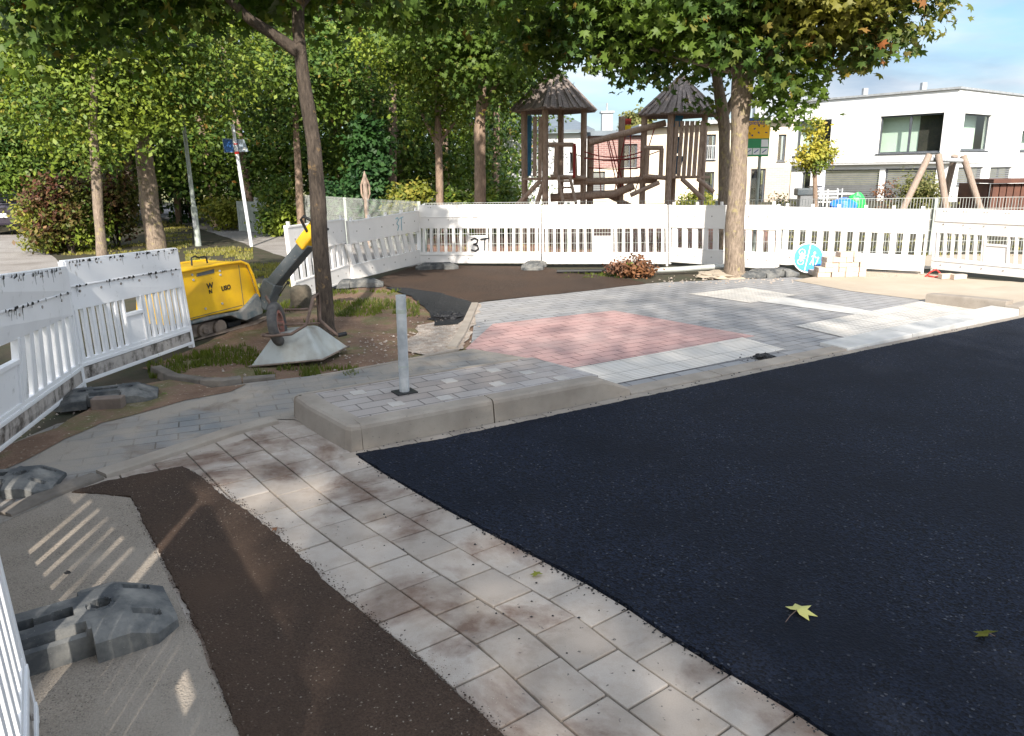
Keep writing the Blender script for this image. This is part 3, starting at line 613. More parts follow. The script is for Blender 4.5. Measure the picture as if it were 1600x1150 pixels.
strokes('scuff_marks', [[(0, .02), (.05, 0), (.08, .03)], [(.2, 0), (.26, .04), (.33, .03)]], .01, 'black_grime', t, O, X, Z, nn)
# ------------------------------------------------------------------ rubber feet
def footmesh(name):
    L, Wd = .84, .42; st = .0105; nx = int(L/st)+1; ny = int(Wd/st)+1; zs = {}; 
    def hw(x):
        a = abs(x)
        if a < .135: return .15
        if a < .33: return .21
        return .21-(a-.33)*.85
    def hz(x, y):
        a = abs(x); b = abs(y)
        z = .115 if a < .25 else .115-(a-.25)*.42
        if a >= .135: z -= max(0, b-.12)*.35
        if a < .12 and b > .1: z = .075
        if a < .12 and b > .125: z = .09
        if .03 < a < .095 and b < .03: z = .03
        if .028 > a and b < .02 : z = .05
        if math.hypot(a-.185, y) < .032: z = .03
        elif math.hypot(a-.185, y) < .05 and math.hypot(a-.185, y) > .042: z -= .006
        if .27 < a < .36 and .09 < b < .125: z -= .022
        if b > hw(x)-.014: z -= .5*(b-hw(x)+.014)
        return max(z, .012)
    xs_ = sorted({round(-.414+k*.0069, 5) for k in range(121)}|{-.1353, -.1347, .1347, .1353}); vc_ = 61; vs = []; cols = []
    for x in xs_:
        w = hw(x); row = [(x, -w, 0)]
        for q in range(vc_):
            y = w*(-1+2*q/(vc_-1)); row.append((x, y, hz(x, y*.9999)))
        row.append((x, w, 0)); vs += row
    m = vc_+2; n = len(xs_); fs = [(i*m+j, (i+1)*m+j, (i+1)*m+j+1, i*m+j+1) for i in range(n-1) for j in range(m-1)]
    b = len(vs); vs += [(p[0], p[1], 0) for p in vs[:m]]+[(p[0], p[1], 0) for p in vs[(n-1)*m:n*m]]
    fs += [(b+j, j, j+1, b+j+1) for j in range(m-1)]+[((n-1)*m+j, b+m+j, b+m+j+1, (n-1)*m+j+1) for j in range(m-1)]
    mb = MB(); mb.add(vs, fs); return mb
fm = None
def foot(label, p, rz, sc=1, z=0.0, rx=0):
    global fm
    if fm is None:
        o = footmesh('f').build('barrier_foot', 'rubber'); fm = o.data; fm.polygons.foreach_set('use_smooth', [True]*len(fm.polygons)); fm.set_sharp_from_angle(angle=R_(38))
    else:
        o = bpy.data.objects.new('barrier_foot', fm); COL.objects.link(o)
    o.location = (p[0], p[1], z); o.rotation_euler = (rx, 0, rz); o.scale = (sc, sc, sc); tag(o, label, 'barrier foot', 'rubber feet of the site barriers'); return o
foot('dusty black rubber foot on the grey asphalt, closest to the camera', (-1.68, 2.4), R_(35), 1.0, .012)
foot('rubber foot cut off under the streaked left barrier', G(-10, 768), R_(12), .8, .004)
foot('rubber foot with a loose brick leaning on it', G(168, 628), R_(22), .85, .008)
foot('rubber foot under the barrier pair behind the dark trunk', G(560, 447), R_(8), .9, 0)
foot('rubber foot at the corner where the tagged barriers meet', G(683, 420), R_(5), .9, 0)
foot('rubber foot below the joint left of the dead shrub', G(835, 419), R_(80), .9, .008)
foot('rubber foot lying in front of the blue sign and bricks', G(1206, 431), R_(10), .95, .004)
foot('rubber foot between pale trunk and white barrier', G(1185, 433), R_(-5), .7, .004)
o = MB().box((0, 0, .045), (.21, .1, .085)).build('loose_brick', 'brick_red', None, .006, loc=(*G(171, 640)[:2], .008), rot=(0, 0, R_(8))); tag(o, 'weathered brown brick lying against the rubber foot', 'brick')
# ------------------------------------------------------------------ metal post
p = G(632, 612, HK); po = thing('metal_post', 'short galvanised steel tube post standing in the kerb island', 'post', (p.x, p.y, HK-.005))
top = RY(626, 460, p.y)
mb = MB(); d = Vector((top.x-p.x, 0, top.z-HK)); mb.tube([(0, 0, -.05), d*.5, d], .035, 20); mb.build('post_tube', 'galv', po)
MB().box((0, 0, .004), (.15, .13, .012), KROT).build('socket_plate', 'black', po, .003)
mb = MB(); mb.tube([d*.27, d*.285], .0365, 20); mb.tube([d*.82, d*.86], .0362, 20); mb.build('tape_mark', 'pole_grey', po)
# ------------------------------------------------------------------ wheelbarrow (upside down)
cb = G(452, 572); wb = thing('wheelbarrow', 'upturned galvanised wheelbarrow lying by the dark tree trunk', 'wheelbarrow', (cb.x, cb.y, -.012)); o = Vector((cb.x, cb.y, -.012))
Yb = cb.y
def WP(px, py, dy=0): return RY(px, py, Yb+dy)-o
bot = [WP(389, 573, 0), WP(504, 562, .0), WP(521, 526, .55), WP(415, 528, .55)]
bot = [Vector((q.x, q.y, max(q.z, .005))) for q in bot]; bot[2].z = .06; bot[3].z = .02
bot[2].x = bot[1].x+.12; bot[3].x = bot[0].x+.2
topp = [WP(428, 523, .1), WP(480, 510, .12), WP(497, 508, .42), WP(440, 512, .42)]
mb = MB(); n8 = bot+topp; mb.add(n8, [(4, 5, 6, 7), (0, 1, 5, 4), (1, 2, 6, 5), (2, 3, 7, 6), (3, 0, 4, 7)], False)
w_ = mb.build('tray', 'tray', wb); sm = w_.modifiers.new('bevel', 'BEVEL'); sm.width = .035; sm.segments = 4; so_ = w_.modifiers.new('solid', 'SOLIDIFY'); so_.thickness = .006
mb = MB(); mb.tube(bot+[bot[0]], .009, 8); mb.build('tray_rim', 'mud_metal', wb)
wc = WP(433, 506, .1); mb = MB(); ax = Vector((.99, .04, .1)).normalized()
rt = .2; rm = .045; seg = 36; vs = []
xx = ax.orthogonal().normalized(); yy = ax.cross(xx)
for k in range(seg):
    a = 2*PI*k/seg; rad = xx*math.cos(a)+yy*math.sin(a)
    for j in range(12):
        b = 2*PI*j/12; rr = rm*(1.0 if j % 2 else .9) if math.cos(b) > .2 else rm
        vs.append(wc+rad*(rt-rm+rr*math.cos(b))+ax*rm*.95*math.sin(b))
mb.add(vs, [(k*12+j, ((k+1) % seg)*12+j, ((k+1) % seg)*12+(j+1) % 12, k*12+(j+1) % 12) for k in range(seg) for j in range(12)], True)
wh = mb.build('wheel', 'tyre', wb)
mb = MB(); mb.disc(wc-ax*.03, ax, .12, .06, 24, .095); 
for k in range(4):
    a = k*PI/4; rad = xx*math.cos(a)+yy*math.sin(a); mb.beam(wc-rad*.1, wc+rad*.1, .02, .012, ax)
mb.tube([wc-ax*.06, wc+ax*.06], .022, 12); mb.build('rim', 'rim_red', wh)
mb = MB()
fr1 = [WP(411, 524, -.04), WP(420, 525, -.08), WP(455, 522, -.06), WP(478, 508, .0), WP(484, 487, .05), WP(489, 465, .1), WP(497, 459, .14), WP(499, 480, .2), WP(500, 500, .2), WP(515, 514, .1), WP(528, 524, .05), WP(537, 522, .08)]
fr1 = [Vector(q) for q in smooth3] if False else fr1
mb.tube(fr1, .014, 10); mb.build('frame_tube', 'rust', wb)
mb = MB(); fr2 = [WP(411, 522, -.02), WP(414, 500, .25), WP(420, 478, .3), WP(414, 462, .3), WP(412, 470, .32)]; mb.tube([WP(411, 523, -.04), WP(412, 524, .1), WP(440, 515, .3), WP(425, 480, .3), WP(415, 462, .3)], .013, 10); mb.build('frame_tube', 'rust', wb)
mb = MB(); mb.tube([WP(446, 484, .25), WP(482, 483, .15)], .011, 8); mb.tube([WP(446, 507, .15), WP(500, 505, .2)], .011, 8); mb.build('cross_tube', 'rust', wb)
mb = MB(); mb.tube([WP(528, 524, .05), WP(541, 521, .09)], .019, 10); mb.build('handle_grip', 'black', wb)
# ------------------------------------------------------------------ compactor
c0 = G(283, 536); c1 = G(417, 500); ux = Vector((c1.x-c0.x, c1.y-c0.y, 0)); CL = ux.length; ux.normalize(); vx = Vector((-ux.y, ux.x, 0))
rz = math.atan2(ux.y, ux.x)
vc = thing('plate_compactor', 'yellow and charcoal vibrating plate compactor with raised drawbar handle', 'plate compactor', (c0.x, c0.y, -.01), rz)
def vu(px, py): return onwall(px, py, (c0.x, c0.y), (c1.x, c1.y))
def PXs(*pts): return [vu(*p) for p in pts]
def panel(mb, pts, y0, y1): mb.prism([(u, y0, z+.01) for u, z in pts], (0, y1-y0, 0))
WDT = .5
mb = MB(); body = PXs((266, 424), (300, 419), (350, 412), (378, 409), (388, 413), (396, 430), (404, 455), (410, 470), (398, 473), (380, 484), (330, 494), (296, 503), (266, 510)); panel(mb, body, .03, WDT-.03); mb.build('engine_hood', 'yellow', vc, .02, segs=3)
mb = MB(); fr = PXs((268, 427), (300, 421), (345, 413), (376, 409), (387, 413), (395, 430), (405, 463))
for yy_ in (.0, WDT): mb.tube([(u, yy_, z+.01) for u, z in fr], .016, 10)
mb.build('roll_bar', 'yellow', vc)
mb = MB(); sk = PXs((266, 510), (296, 503), (330, 494), (376, 486), (388, 474), (402, 458), (410, 476), (410, 490), (400, 494), (384, 501), (372, 498), (360, 493), (340, 497), (292, 509), (266, 515)); panel(mb, sk, -.012, WDT+.012); mb.build('skirt', 'skirt', vc, .012)
mb = MB(); pl = PXs((266, 538), (300, 534), (360, 523), (400, 508), (414, 494), (417, 497), (404, 513), (362, 530), (300, 541), (266, 546)); panel(mb, [(u, max(z, 0)) for u, z in pl], -.03, WDT+.03); mb.build('base_plate', 'mud_metal', vc, .008)
mb = MB(); ex_ = PXs((300, 534), (302, 510), (352, 500), (362, 522)); panel(mb, ex_, .06, WDT-.06)
for q in ((322, 517, .07), (348, 512, .085)):
    u, z = vu(q[0], q[1]); mb.disc((u, .06, z+.01), (0, -1, 0), q[2], .04, 24)
u, z = vu(322, 517); mb.disc((u, .02, z+.01), (0, -1, 0), .035, .03, 16)
mb.build('exciter', 'mud_metal', vc, .008)
mb = MB(); mb.box((vu(295, 520)[0], .1, vu(295, 520)[1]), (.05, .08, .13)); mb.box((vu(378, 508)[0], .25, vu(378, 508)[1]), (.2, .3, .1)); mb.build('buffer', 'black', vc, .01)
mb = MB(); hd = PXs((307, 416), (306, 404), (312, 401), (317, 404), (325, 402), (329, 403), (331, 412)); mb.tube([(u, .06, z+.015) for u, z in hd], .009, 8); mb.build('lifting_handle', 'black', vc)
u0_, z0_ = vu(310, 430); u1_, z1_ = vu(337, 421)
mb = MB(); mb.prism([(a, .0275, b) for a, b in PXs((310, 426), (337, 419), (337, 425), (310, 431))], (0, -.006, 0)); mb.build('hood_slot', 'charcoal', vc)
mb = MB()
for q in ((303, 428), (305, 436), (346, 422), (347, 428), (324, 481), (350, 473)): u, z = vu(*q); mb.disc((u, .03, z), (0, -1, 0), .012, .01, 10)
mb.build('hood_bolt', 'galv', vc)
mb = MB()
for a_, b_ in (((290, 500), (286, 428)), ((384, 478), (376, 414)), ((296, 499), (382, 477))):
    ua, za = vu(*a_); ub, zb__ = vu(*b_); mb.beam((ua, .0285, za+.01), (ub, .0285, zb__+.01), .006, .003, (0, 1, 0))
mb.build('hood_seam', 'charcoal', vc)
# drawbar
ar0 = Vector((*vu(412, 478), 0)); 
def C3(px, py, dy): q = RY(px, py, c1.y+dy)-Vector((c0.x, c0.y, -.01)); return Matrix.Rotation(-rz, 3, 'Z')@q
mb = MB(); mb.beam(C3(412, 480, .0), C3(428, 440, .0), .16, .19, (0, 1, 0)); mb.build('drawbar_hinge', 'charcoal', vc, .02)
a_, b_ = C3(424, 448, 0), C3(482, 379, -.1); mb = MB(); mb.beam(a_, b_, .14, .135, (0, 1, 0)); mb.build('drawbar', 'charcoal', vc, .012)
a2, b2 = C3(472, 385, -.11), C3(497, 352, -.16); mb = MB(); mb.beam(a2, b2, .15, .14, (0, 1, 0)); mb.build('drawbar_cap', 'yellow', vc, .02)
mb = MB(); mb.tube([C3(480, 362, -.2), C3(470, 343, -.25), C3(474, 338, -.27), C3(495, 349, -.3), C3(512, 358, -.2), C3(497, 352, -.16)], .016, 8); mb.build('handle_loop', 'black', vc)
mb = MB(); mb.tube([C3(436, 462, .0), C3(449, 442, -.02)], .006, 6); mb.disc(C3(449, 442, -.04), (0, -1, 0), .022, .02, 8); mb.build('locking_pin', 'black', vc)
# worn lettering
mt = Matrix.Rotation(R_(90), 4, 'X')
sl = R_(-1)
for s_, px, py, sz in (('W', 331, 447, .085), ('N', 332, 456, .06), ('USO', 356, 450, .07)):
    u, z = vu(px, py); text_part('lettering', s_, sz, 'black', vc, Matrix.Translation((u, .024, z+.01))@Matrix.Rotation(R_(-2), 4, 'Y')@mt, .001, .002)
# ------------------------------------------------------------------ boulder, dead shrub, pipes...
p = G(472, 478); bm = bmesh.new(); bmesh.ops.create_icosphere(bm, subdivisions=4, radius=1)
for v in bm.verts:
    n = mnoise.noise(v.co*1.6)*.12+mnoise.noise(v.co*5)*.03; q = v.co.copy(); q.z = max(-1, q.z); e = 5
    s_ = (abs(q.x)**e+abs(q.y)**e+abs(q.z)**e)**(1/e); q = q/s_*(1+n); v.co = Vector((q.x*.125*(1-.12*q.z), q.y*.12, q.z*.17+.12))
me = bpy.data.meshes.new('boundary_stone'); bm.to_mesh(me); bm.free(); me.materials.append(M['stone'])
for q in me.polygons: q.use_smooth = True
o = bpy.data.objects.new('boundary_stone', me); COL.objects.link(o); o.location = (p.x, p.y, -.02); tag(o, 'dark mossy upright boundary stone behind the wheelbarrow', 'stone')
p = G(985, 432); ds = thing('dead_shrub', 'pulled out dry brown shrub lying before the barriers', 'shrub', (p.x, p.y, 0))
leaves('foliage', 'dry_leaf', ds, [(-.12, 0, .12, .25, .2, .13), (.15, .02, .1, .25, .2, .12), (.0, 0, .2, .18, .15, .14)], 1500, .035, seed=3, spread=.06)
mb = MB(); gs = random.Random(2)
for k in range(26): a = gs.uniform(0, PI); mb.tube([(0, 0, .03), (math.cos(a)*.2, gs.uniform(-.15, .15), .05+.15*math.sin(a)), (math.cos(a)*.38, gs.uniform(-.2, .2), .04+.27*math.sin(a))], [.008, .005, .002], 5)
mb.build('branch', 'bark_dark', ds)
leaves('green_sprig', 'linden', ds, [(-.05, -.1, .2, .1, .06, .08)], 60, .03, seed=4, spread=.03)
mb = MB(); mb.tube([G(1010, 423, .06), G(1060, 421, .07), G(1115, 417, .09), G(1135, 416, .09)], .045, 12); tag(mb.build('drain_pipe', 'fence_wire'), 'pale grey plastic pipe lying on the ground before the barriers', 'pipe')
mb = MB(); mb.tube([G(870, 424, .03), G(960, 423, .04), G(1010, 424, .05)], .03, 10); tag(mb.build('cable_duct', 'black'), 'thin black duct lying left of the grey pipe', 'pipe')
def lump(name, label, px, py, r, mat, h, n=1, seed=0, cat='heap', z=0):
    g = random.Random(seed); bm = bmesh.new(); bmesh.ops.create_icosphere(bm, subdivisions=4, radius=1)
    for v in bm.verts:
        q = v.co; k = 1+.35*mnoise.noise(q*2+Vector((seed, 0, 0)))+.16*mnoise.noise(q*7)+.12*mnoise.noise(q*17); v.co = Vector((q.x*r*k, q.y*r*k*.8, max(q.z, -.1)*h*k))
    me = bpy.data.meshes.new(name); bm.to_mesh(me); bm.free(); me.materials.append(M[mat]); o = bpy.data.objects.new(name, me); COL.objects.link(o); c = G(px, py); o.location = (c.x, c.y, z); tag(o, label, cat); return o
lump('asphalt_heap', 'crumbly black asphalt heap at the broken edge of the path', 697, 497, .2, 'black_lumps', .07, seed=3)
lump('asphalt_spill', 'small spill of black asphalt on the flush kerb', 1194, 561, .085, 'black_lumps', .03, seed=8, z=.02)
lump('sand_mound', 'low pale sand mound around the pale tree foot', 1135, 431, .45, 'sand', .07, seed=5)
lump('asphalt_clod', 'single black clod on the grey asphalt by the streaks of light', 107, 899, .017, 'black_lumps', .02, seed=9, cat='clod')
mb = MB(); gs = random.Random(8)
def crumbs(pxpoly, n, r0, r1, z=.01):
    for _ in range(n):
        a, b = gs.choice(pxpoly); t = gs.random(); c = G(a[0]+(b[0]-a[0])*t+gs.gauss(0, a[2]), a[1]+(b[1]-a[1])*t+gs.gauss(0, a[2]*.6), z); r = gs.uniform(r0, r1)*(.6+c.y*.12)
        vs = [c+Vector((gs.uniform(.6, 1)*r*q[0], gs.uniform(.6, 1)*r*q[1], gs.uniform(.5, 1)*r*q[2])) for q in ((1, 0, 0), (0, 1, 0), (-1, 0, 0), (0, -1, 0), (0, 0, .9), (0, 0, -.5))]
        mb.add(vs, [(0, 1, 4), (1, 2, 4), (2, 3, 4), (3, 0, 4), (1, 0, 5), (2, 1, 5), (3, 2, 5), (0, 3, 5)])
crumbs([((560, 716, 5), (760, 830, 5)), ((760, 830, 5), (960, 940, 5)), ((960, 940, 6), (1290, 1150, 6))], 420, .003, .008)
crumbs([((560, 705, 5), (950, 625, 4)), ((950, 625, 4), (1600, 497, 4))], 160, .003, .009)
crumbs([((1160, 562, 8), (1215, 556, 8)), ((500, 790, 60), (1000, 1000, 60)), ((640, 480, 14), (730, 490, 14))], 130, .003, .009)
tag(mb.build('asphalt_crumbs', 'black_lumps'), 'black asphalt crumbs scattered along the slab edge and kerb', 'crumbs', kind='stuff')
mb = MB(); crumbs([((320, 745, 5), (440, 835, 6)), ((440, 835, 6), (600, 985, 7)), ((600, 985, 7), (790, 1150, 8)), ((210, 785, 5), (320, 1000, 7)), ((320, 1000, 8), (385, 1150, 9)), ((300, 800, 40), (600, 1120, 60))], 1500, .002, .006, .018)
tag(mb.build('brown_crumbs', 'asphalt_brown'), 'brown crumbs loosened from the rough edge of the brown asphalt', 'crumbs', kind='stuff')
mb = MB(); crumbs([((220, 780, 12), (260, 880, 12)), ((260, 880, 14), (330, 1030, 16)), ((330, 1030, 20), (400, 1150, 24)), ((640, 1020, 25), (780, 1140, 20))], 1500, .0015, .004, .012)
tag(mb.build('grit', 'rubble'), 'pale grit scattered along the rough border of the brown asphalt', 'grit', kind='stuff')
mb = MB(); crumbs([((650, 520, 14), (730, 520, 14)), ((580, 540, 22), (700, 530, 18)), ((330, 560, 24), (620, 560, 14)), ((30, 680, 20), (230, 610, 14)), ((1020, 440, 6), (1240, 437, 5)), ((1350, 430, 4), (1500, 434, 4))], 700, .004, .014, .0)
tag(mb.build('pebbles', 'rubble'), 'pale stones and rubble scattered over the bare earth', 'pebbles', kind='stuff')
# fallen leaves
def fallen(label, px, py, sz, rz, mat, rot=(0, 0), stem=True, z=.026):
    c = G(px, py); t = thing('fallen_leaf', label, 'leaf', (c.x, c.y, z), 0, 'fallen maple leaves'); lv, lf = leaf_shape('maple'); m3 = Matrix.Rotation(rz, 3, 'Z')@Matrix.Rotation(rot[0], 3, 'X')@Matrix.Rotation(rot[1], 3, 'Y')
    mb = MB(); mb.add([m3@(Vector(v)*sz)+Vector((0, 0, .012)) for v in lv], lf); mb.build('blade', mat, t)
    if stem: mb = MB(); mb.tube([m3@Vector((0, -.1*sz, 0))+Vector((0, 0, .012)), m3@Vector((.1*sz, -.7*sz, 0))+Vector((0, 0, .006)), m3@Vector((.3*sz, -1.25*sz, 0))+Vector((0, 0, .003))], .0016, 5); mb.build('stalk', 'rust', t)
fallen('pale green maple leaf flat on the black asphalt', 1246, 966, .075, R_(-60), 'pale_fallen')
fallen('yellow curled maple leaf on the asphalt with red stalk', 1540, 1003, .06, R_(95), 'olive_leaf', (R_(15), R_(58)))
fallen('small yellow leaf on a pale gutter slab', 840, 904, .035, R_(30), 'yellow_leaf', z=.012, stem=False)
fallen('withered leaf at the edge of the brown asphalt', 432, 833, .03, R_(100), 'dry_leaf', z=.016)
fallen('green leaf beside the rubber foot with the brick', 262, 617, .06, R_(100), 'linden', (.2, .3), z=.006)
# ------------------------------------------------------------------ grass
def grass(name, label, areas, n, h, seed):
    g = np.random.default_rng(seed); pts = []
    for (x0, y0, x1, y1, wgt) in areas:
        for _ in range(int(n*wgt)):
            c = G(g.uniform(x0, x1), g.uniform(y0, y1), -.01); 
            if mnoise.noise(Vector((c.x*1.3, c.y*1.3, 0)))+.6*mnoise.noise(Vector((c.x*5, c.y*5, 3))) > .02: pts.append(c)
    mb = MB()
    for c in pts:
        a = g.uniform(0, PI); w = .004+.0006*c.y; hh = h*g.uniform(.4, 1.2); lx, ly = g.uniform(-.5, .5, 2)*hh
        mb.add([(c.x-math.cos(a)*w, c.y-math.sin(a)*w, -.02), (c.x+math.cos(a)*w, c.y+math.sin(a)*w, -.02), (c.x+lx, c.y+ly, hh)], [(0, 1, 2)])
    tag(mb.build(name, 'lawn_blade' if name == 'lawn_grass' else 'grass_blade'), label, 'grass', kind='stuff')
grass('grass', 'short grass tufts round the dark trunk and compactor', [(520, 455, 655, 495, .3), (300, 530, 420, 575, .18), (400, 575, 560, 592, .1), (400, 460, 470, 500, .1), (420, 500, 500, 530, .05), (880, 425, 985, 436, .12), (230, 545, 330, 590, .15)], 9000, .045, 5)
grass('lawn_grass', 'sunlit lawn grass between the road and the path', [(85, 378, 250, 398, .22), (230, 352, 300, 395, .18), (290, 386, 395, 430, .25), (390, 410, 460, 450, .12), (230, 345, 290, 360, .04), (660, 340, 1600, 400, .3)], 20000, .04, 6)
# ------------------------------------------------------------------ trees
def trunk(t, pts, Y, mat, o, extra=(), seg=14, wob=.18, dy=0):
    mb = MB()
    def line(pl, seg=seg):
        P = [RY(x, y, Y+dd)-o for x, y, w, dd in pl]; r = [w/2*(Y+dd)/FPX for x, y, w, dd in pl]; Q_ = []; Rr = []
        for i in range(len(P)-1):
            for k in range(5): Q_.append(P[i].lerp(P[i+1], k/5)); Rr.append(r[i]+(r[i+1]-r[i])*k/5)
        Q_.append(P[-1]); Rr.append(r[-1]); mb.tube(Q_, Rr, seg, wob=wob)
    line(pts)
    for e in extra: line(e, 8)
    return mb.build('trunk', mat, t)
def tree(label, base, pts, mat, blobs, leafm, n, size, kind='quad', extra=(), seed=1, per=26, spread=.3, group=None, Y=None, shell=.45, name='tree', cat='tree'):
    b = G(*base); Y = Y or b.y; o = Vector((RY(base[0], base[1], Y).x, Y, -.03)); t = thing(name, label, cat, o, 0, group)
    trunk(t, [(x, y, w, dd) for x, y, w, dd in pts], Y, mat, o, extra)
    bl = [pxblob(*q) for q in blobs]; bl = [(a-o.x, b_-o.y, c-o.z, d, e, f) for a, b_, c, d, e, f in bl]
    leaves('crown', leafm, t, bl, n, size, kind, seed, per, spread, shell); return t
t1 = tree('dark barked maple with leaning trunk beside the wheelbarrow', (510, 522), [(513, 530, 34, 0), (509, 512, 27, 0), (502, 400, 25, 0), (491, 230, 22, 0), (477, 140, 20, 0), (466, 50, 18, 0), (462, -120, 22, 0), (455, -320, 14, 0)], 'bark_dark',
     [(230, -120, 310, 110, 8, 1.3), (330, -25, 130, 65, 8.6, .8), (110, 0, 130, 80, 8.5, .9), (500, -25, 110, 62, 8.3, .8), (410, -160, 250, 120, 8, 1.4)], 'maple', 13000, .085, 'maple',
     extra=[[(472, 85, 20, 0), (430, 55, 16, -.1), (390, 30, 14, -.2), (355, -5, 12, -.3), (300, -100, 8, -.4)], [(466, 10, 16, 0), (520, -60, 12, .2), (640, -150, 8, .3)]], seed=21, spread=.22)
t2 = tree('pale forked maple in front of the white barriers, autumn tinted at right', (1146, 432), [(1148, 438, 44, 0), (1146, 425, 33, 0), (1147, 380, 30, 0), (1152, 280, 27, 0), (1157, 190, 26, 0), (1162, 120, 33, 0), (1168, 60, 24, 0), (1185, -60, 18, .2), (1200, -200, 10, .3)], 'bark_pale',
     [(1150, -120, 330, 150, 12.0, 2.2), (1090, 15, 110, 62, 12, 1.3), (1000, 45, 120, 62, 12.2, 1.2), (1060, 100, 85, 28, 12, .6), (960, 85, 60, 35, 12.4, .6), (1225, 60, 75, 75, 11.7, .9), (1235, 125, 35, 50, 11.5, .5), (1130, 75, 50, 26, 11.2, .4), (780, -35, 260, 75, 12.5, 1.5), (620, -15, 130, 50, 12.5, 1.1)], 'maple', 20000, .1, 'maple',
     extra=[[(1162, 125, 24, 0), (1130, 70, 18, .1), (1100, 10, 14, .1), (1060, -60, 10, .2)], [(1166, 120, 20, 0), (1200, 90, 14, -.2), (1260, 40, 10, -.3), (1340, 10, 6, -.3)], [(1140, 110, 10, 0), (1080, 95, 8, .1), (1000, 70, 5, .1)]], seed=22, spread=.2)
o2 = t2.location
bl = [pxblob(*q) for q in [(1330, 0, 120, 62, 11.2, 1.1), (1400, 25, 62, 52, 11.2, .7), (1260, 20, 80, 50, 11.3, .9), (1350, 65, 50, 40, 11.2, .6), (1300, -90, 170, 90, 11.2, 1.6)]]
leaves('autumn_foliage', 'maple_autumn', t2, [(a-o2.x, b-o2.y, c-o2.z, d, e, f) for a, b, c, d, e, f in bl], 7000, .098, 'maple', 31, spread=.18)
t3 = tree('slim maple trunk close behind the pale forked one', (1132, 400), [(1132, 402, 20, 0), (1131, 320, 18, 0), (1132, 200, 17, 0), (1128, 165, 18, 0), (1120, 120, 14, 0), (1105, 60, 9, 0)], 'bark_pale',
     [(1010, 30, 110, 55, 14.5, 1.2), (900, 20, 120, 70, 14.5, 1.3), (850, 70, 60, 35, 14.3, .7), (1130, 20, 90, 90, 15, 1.3), (1112, 165, 16, 14, 14.2, .2)], 'maple', 9000, .09, 'maple',
     extra=[[(1131, 185, 12, 0), (1150, 145, 9, 0), (1165, 110, 8, 0)], [(1128, 190, 9, 0), (1112, 175, 6, 0), (1090, 172, 4, 0)]], seed=23, spread=.2, Y=14.6)
GR = 'pale trunked trees before the wood'
tree('thin pale tree with trunk rising from the grimy barriers, leftmost', (160, 405), [(160, 412, 17, 0), (156, 360, 14, 0), (150, 270, 14, 0), (145, 200, 12, 0), (148, 100, 8, 0)], 'bark_pale', [(140, 150, 120, 110, 16, 1.4), (50, 120, 110, 90, 16, 1.4), (120, 20, 170, 80, 16, 1.5)], 'linden', 19000, .058, seed=24, group=GR)
tree('stout pale leaning trunk between red bush and street lamp', (246, 390), [(246, 398, 31, 0), (238, 350, 27, 0), (226, 250, 25, 0), (218, 180, 21, 0), (210, 100, 15, 0), (200, 0, 10, 0)], 'bark_pale', [(230, 120, 110, 80, 17.4, 1.4), (300, 70, 120, 90, 17.5, 1.4), (190, 20, 170, 90, 18, 1.6), (290, 160, 70, 30, 17.2, .7)], 'linden', 20000, .058, extra=[[(222, 150, 10, 0), (190, 110, 8, 0), (150, 80, 5, 0)]], seed=25, group=GR)
tree('slender trunk seen just left of the dark leaning trunk', (468, 345), [(470, 352, 12, 0), (468, 300, 11, 0), (464, 230, 10, 0), (460, 150, 7, 0)], 'bark_far', [(430, 130, 90, 70, 21, 1.4), (540, 110, 60, 70, 22, 1.4)], 'wood_leaf', 9000, .075, seed=26, group=GR, Y=21)
tree('thin straight pale trunk halfway between dark trunk and towers', (688, 340), [(688, 350, 13, 0), (687, 300, 11, 0), (685, 220, 11, 0), (684, 140, 9, 0), (684, 60, 6, 0)], 'bark_far', [(690, 110, 80, 55, 20, 1.2), (640, 60, 80, 60, 20, 1.3), (740, 90, 70, 60, 20, 1.2), (680, 185, 40, 20, 20, .6)], 'linden', 11000, .07, extra=[[(686, 230, 7, 0), (668, 195, 6, 0), (655, 170, 4, 0)], [(686, 225, 6, 0), (700, 205, 5, 0), (712, 190, 3, 0)]], seed=27, group=GR, Y=20)
tree('straight pale trunk nearest the left play tower', (752, 345), [(752, 365, 21, 0), (750, 300, 17, 0), (750, 205, 17, 0), (752, 150, 13, 0), (760, 60, 9, 0)], 'bark_far', [(780, 100, 80, 60, 17.5, 1.2), (800, 40, 90, 60, 17.5, 1.3), (710, 40, 100, 60, 17.5, 1.3)], 'maple', 11000, .085, 'maple', extra=[[(751, 180, 8, 0), (770, 140, 6, 0), (790, 110, 4, 0)]], seed=28, group=GR, Y=17.5, spread=.22)
tree('dark narrow trunk behind the red bush', (205, 330), [(205, 340, 14, 0), (202, 280, 13, 0), (198, 200, 11, 0)], 'bark_dark', [(190, 190, 60, 50, 23, 1.2)], 'wood_leaf', 3500, .09, seed=29, group=GR, Y=23)
# woodland mass behind
bl = []; g = random.Random(5)
for Y, x0, x1, n in ((25, -420, 760, 24), (29, -400, 790, 26), (34, -380, 800, 26)):
    for k in range(n):
        px = x0+(x1-x0)*(k+g.uniform(.1, .9))/n; top = 40 if 505 < px < 610 and False else -60
        for q in range(4):
            py = g.uniform(-90, 270); 
            if px > 720: py = max(py, 60+(px-720)*1.4)
            if 500 < px < 600 and py < 90: py += 90
            bl.append(pxblob(px+g.uniform(-30, 30), py, g.uniform(50, 80), g.uniform(45, 75), Y, 1.6))
        for q in range(2): bl.append(pxblob(px+g.uniform(-20, 20), g.uniform(215, 300), g.uniform(45, 60), g.uniform(30, 45), Y, 1.3))
wl = thing('woodland', 'dense green wood of mixed trees behind the path and play area', 'wood', (0, 27, 0)); wl['kind'] = 'stuff'
leaves('foliage', 'wood_leaf', wl, [(a, b-27, c, d, e, f) for a, b, c, d, e, f in bl], 300000, .095, seed=41, per=30, spread=.45, shell=.3)
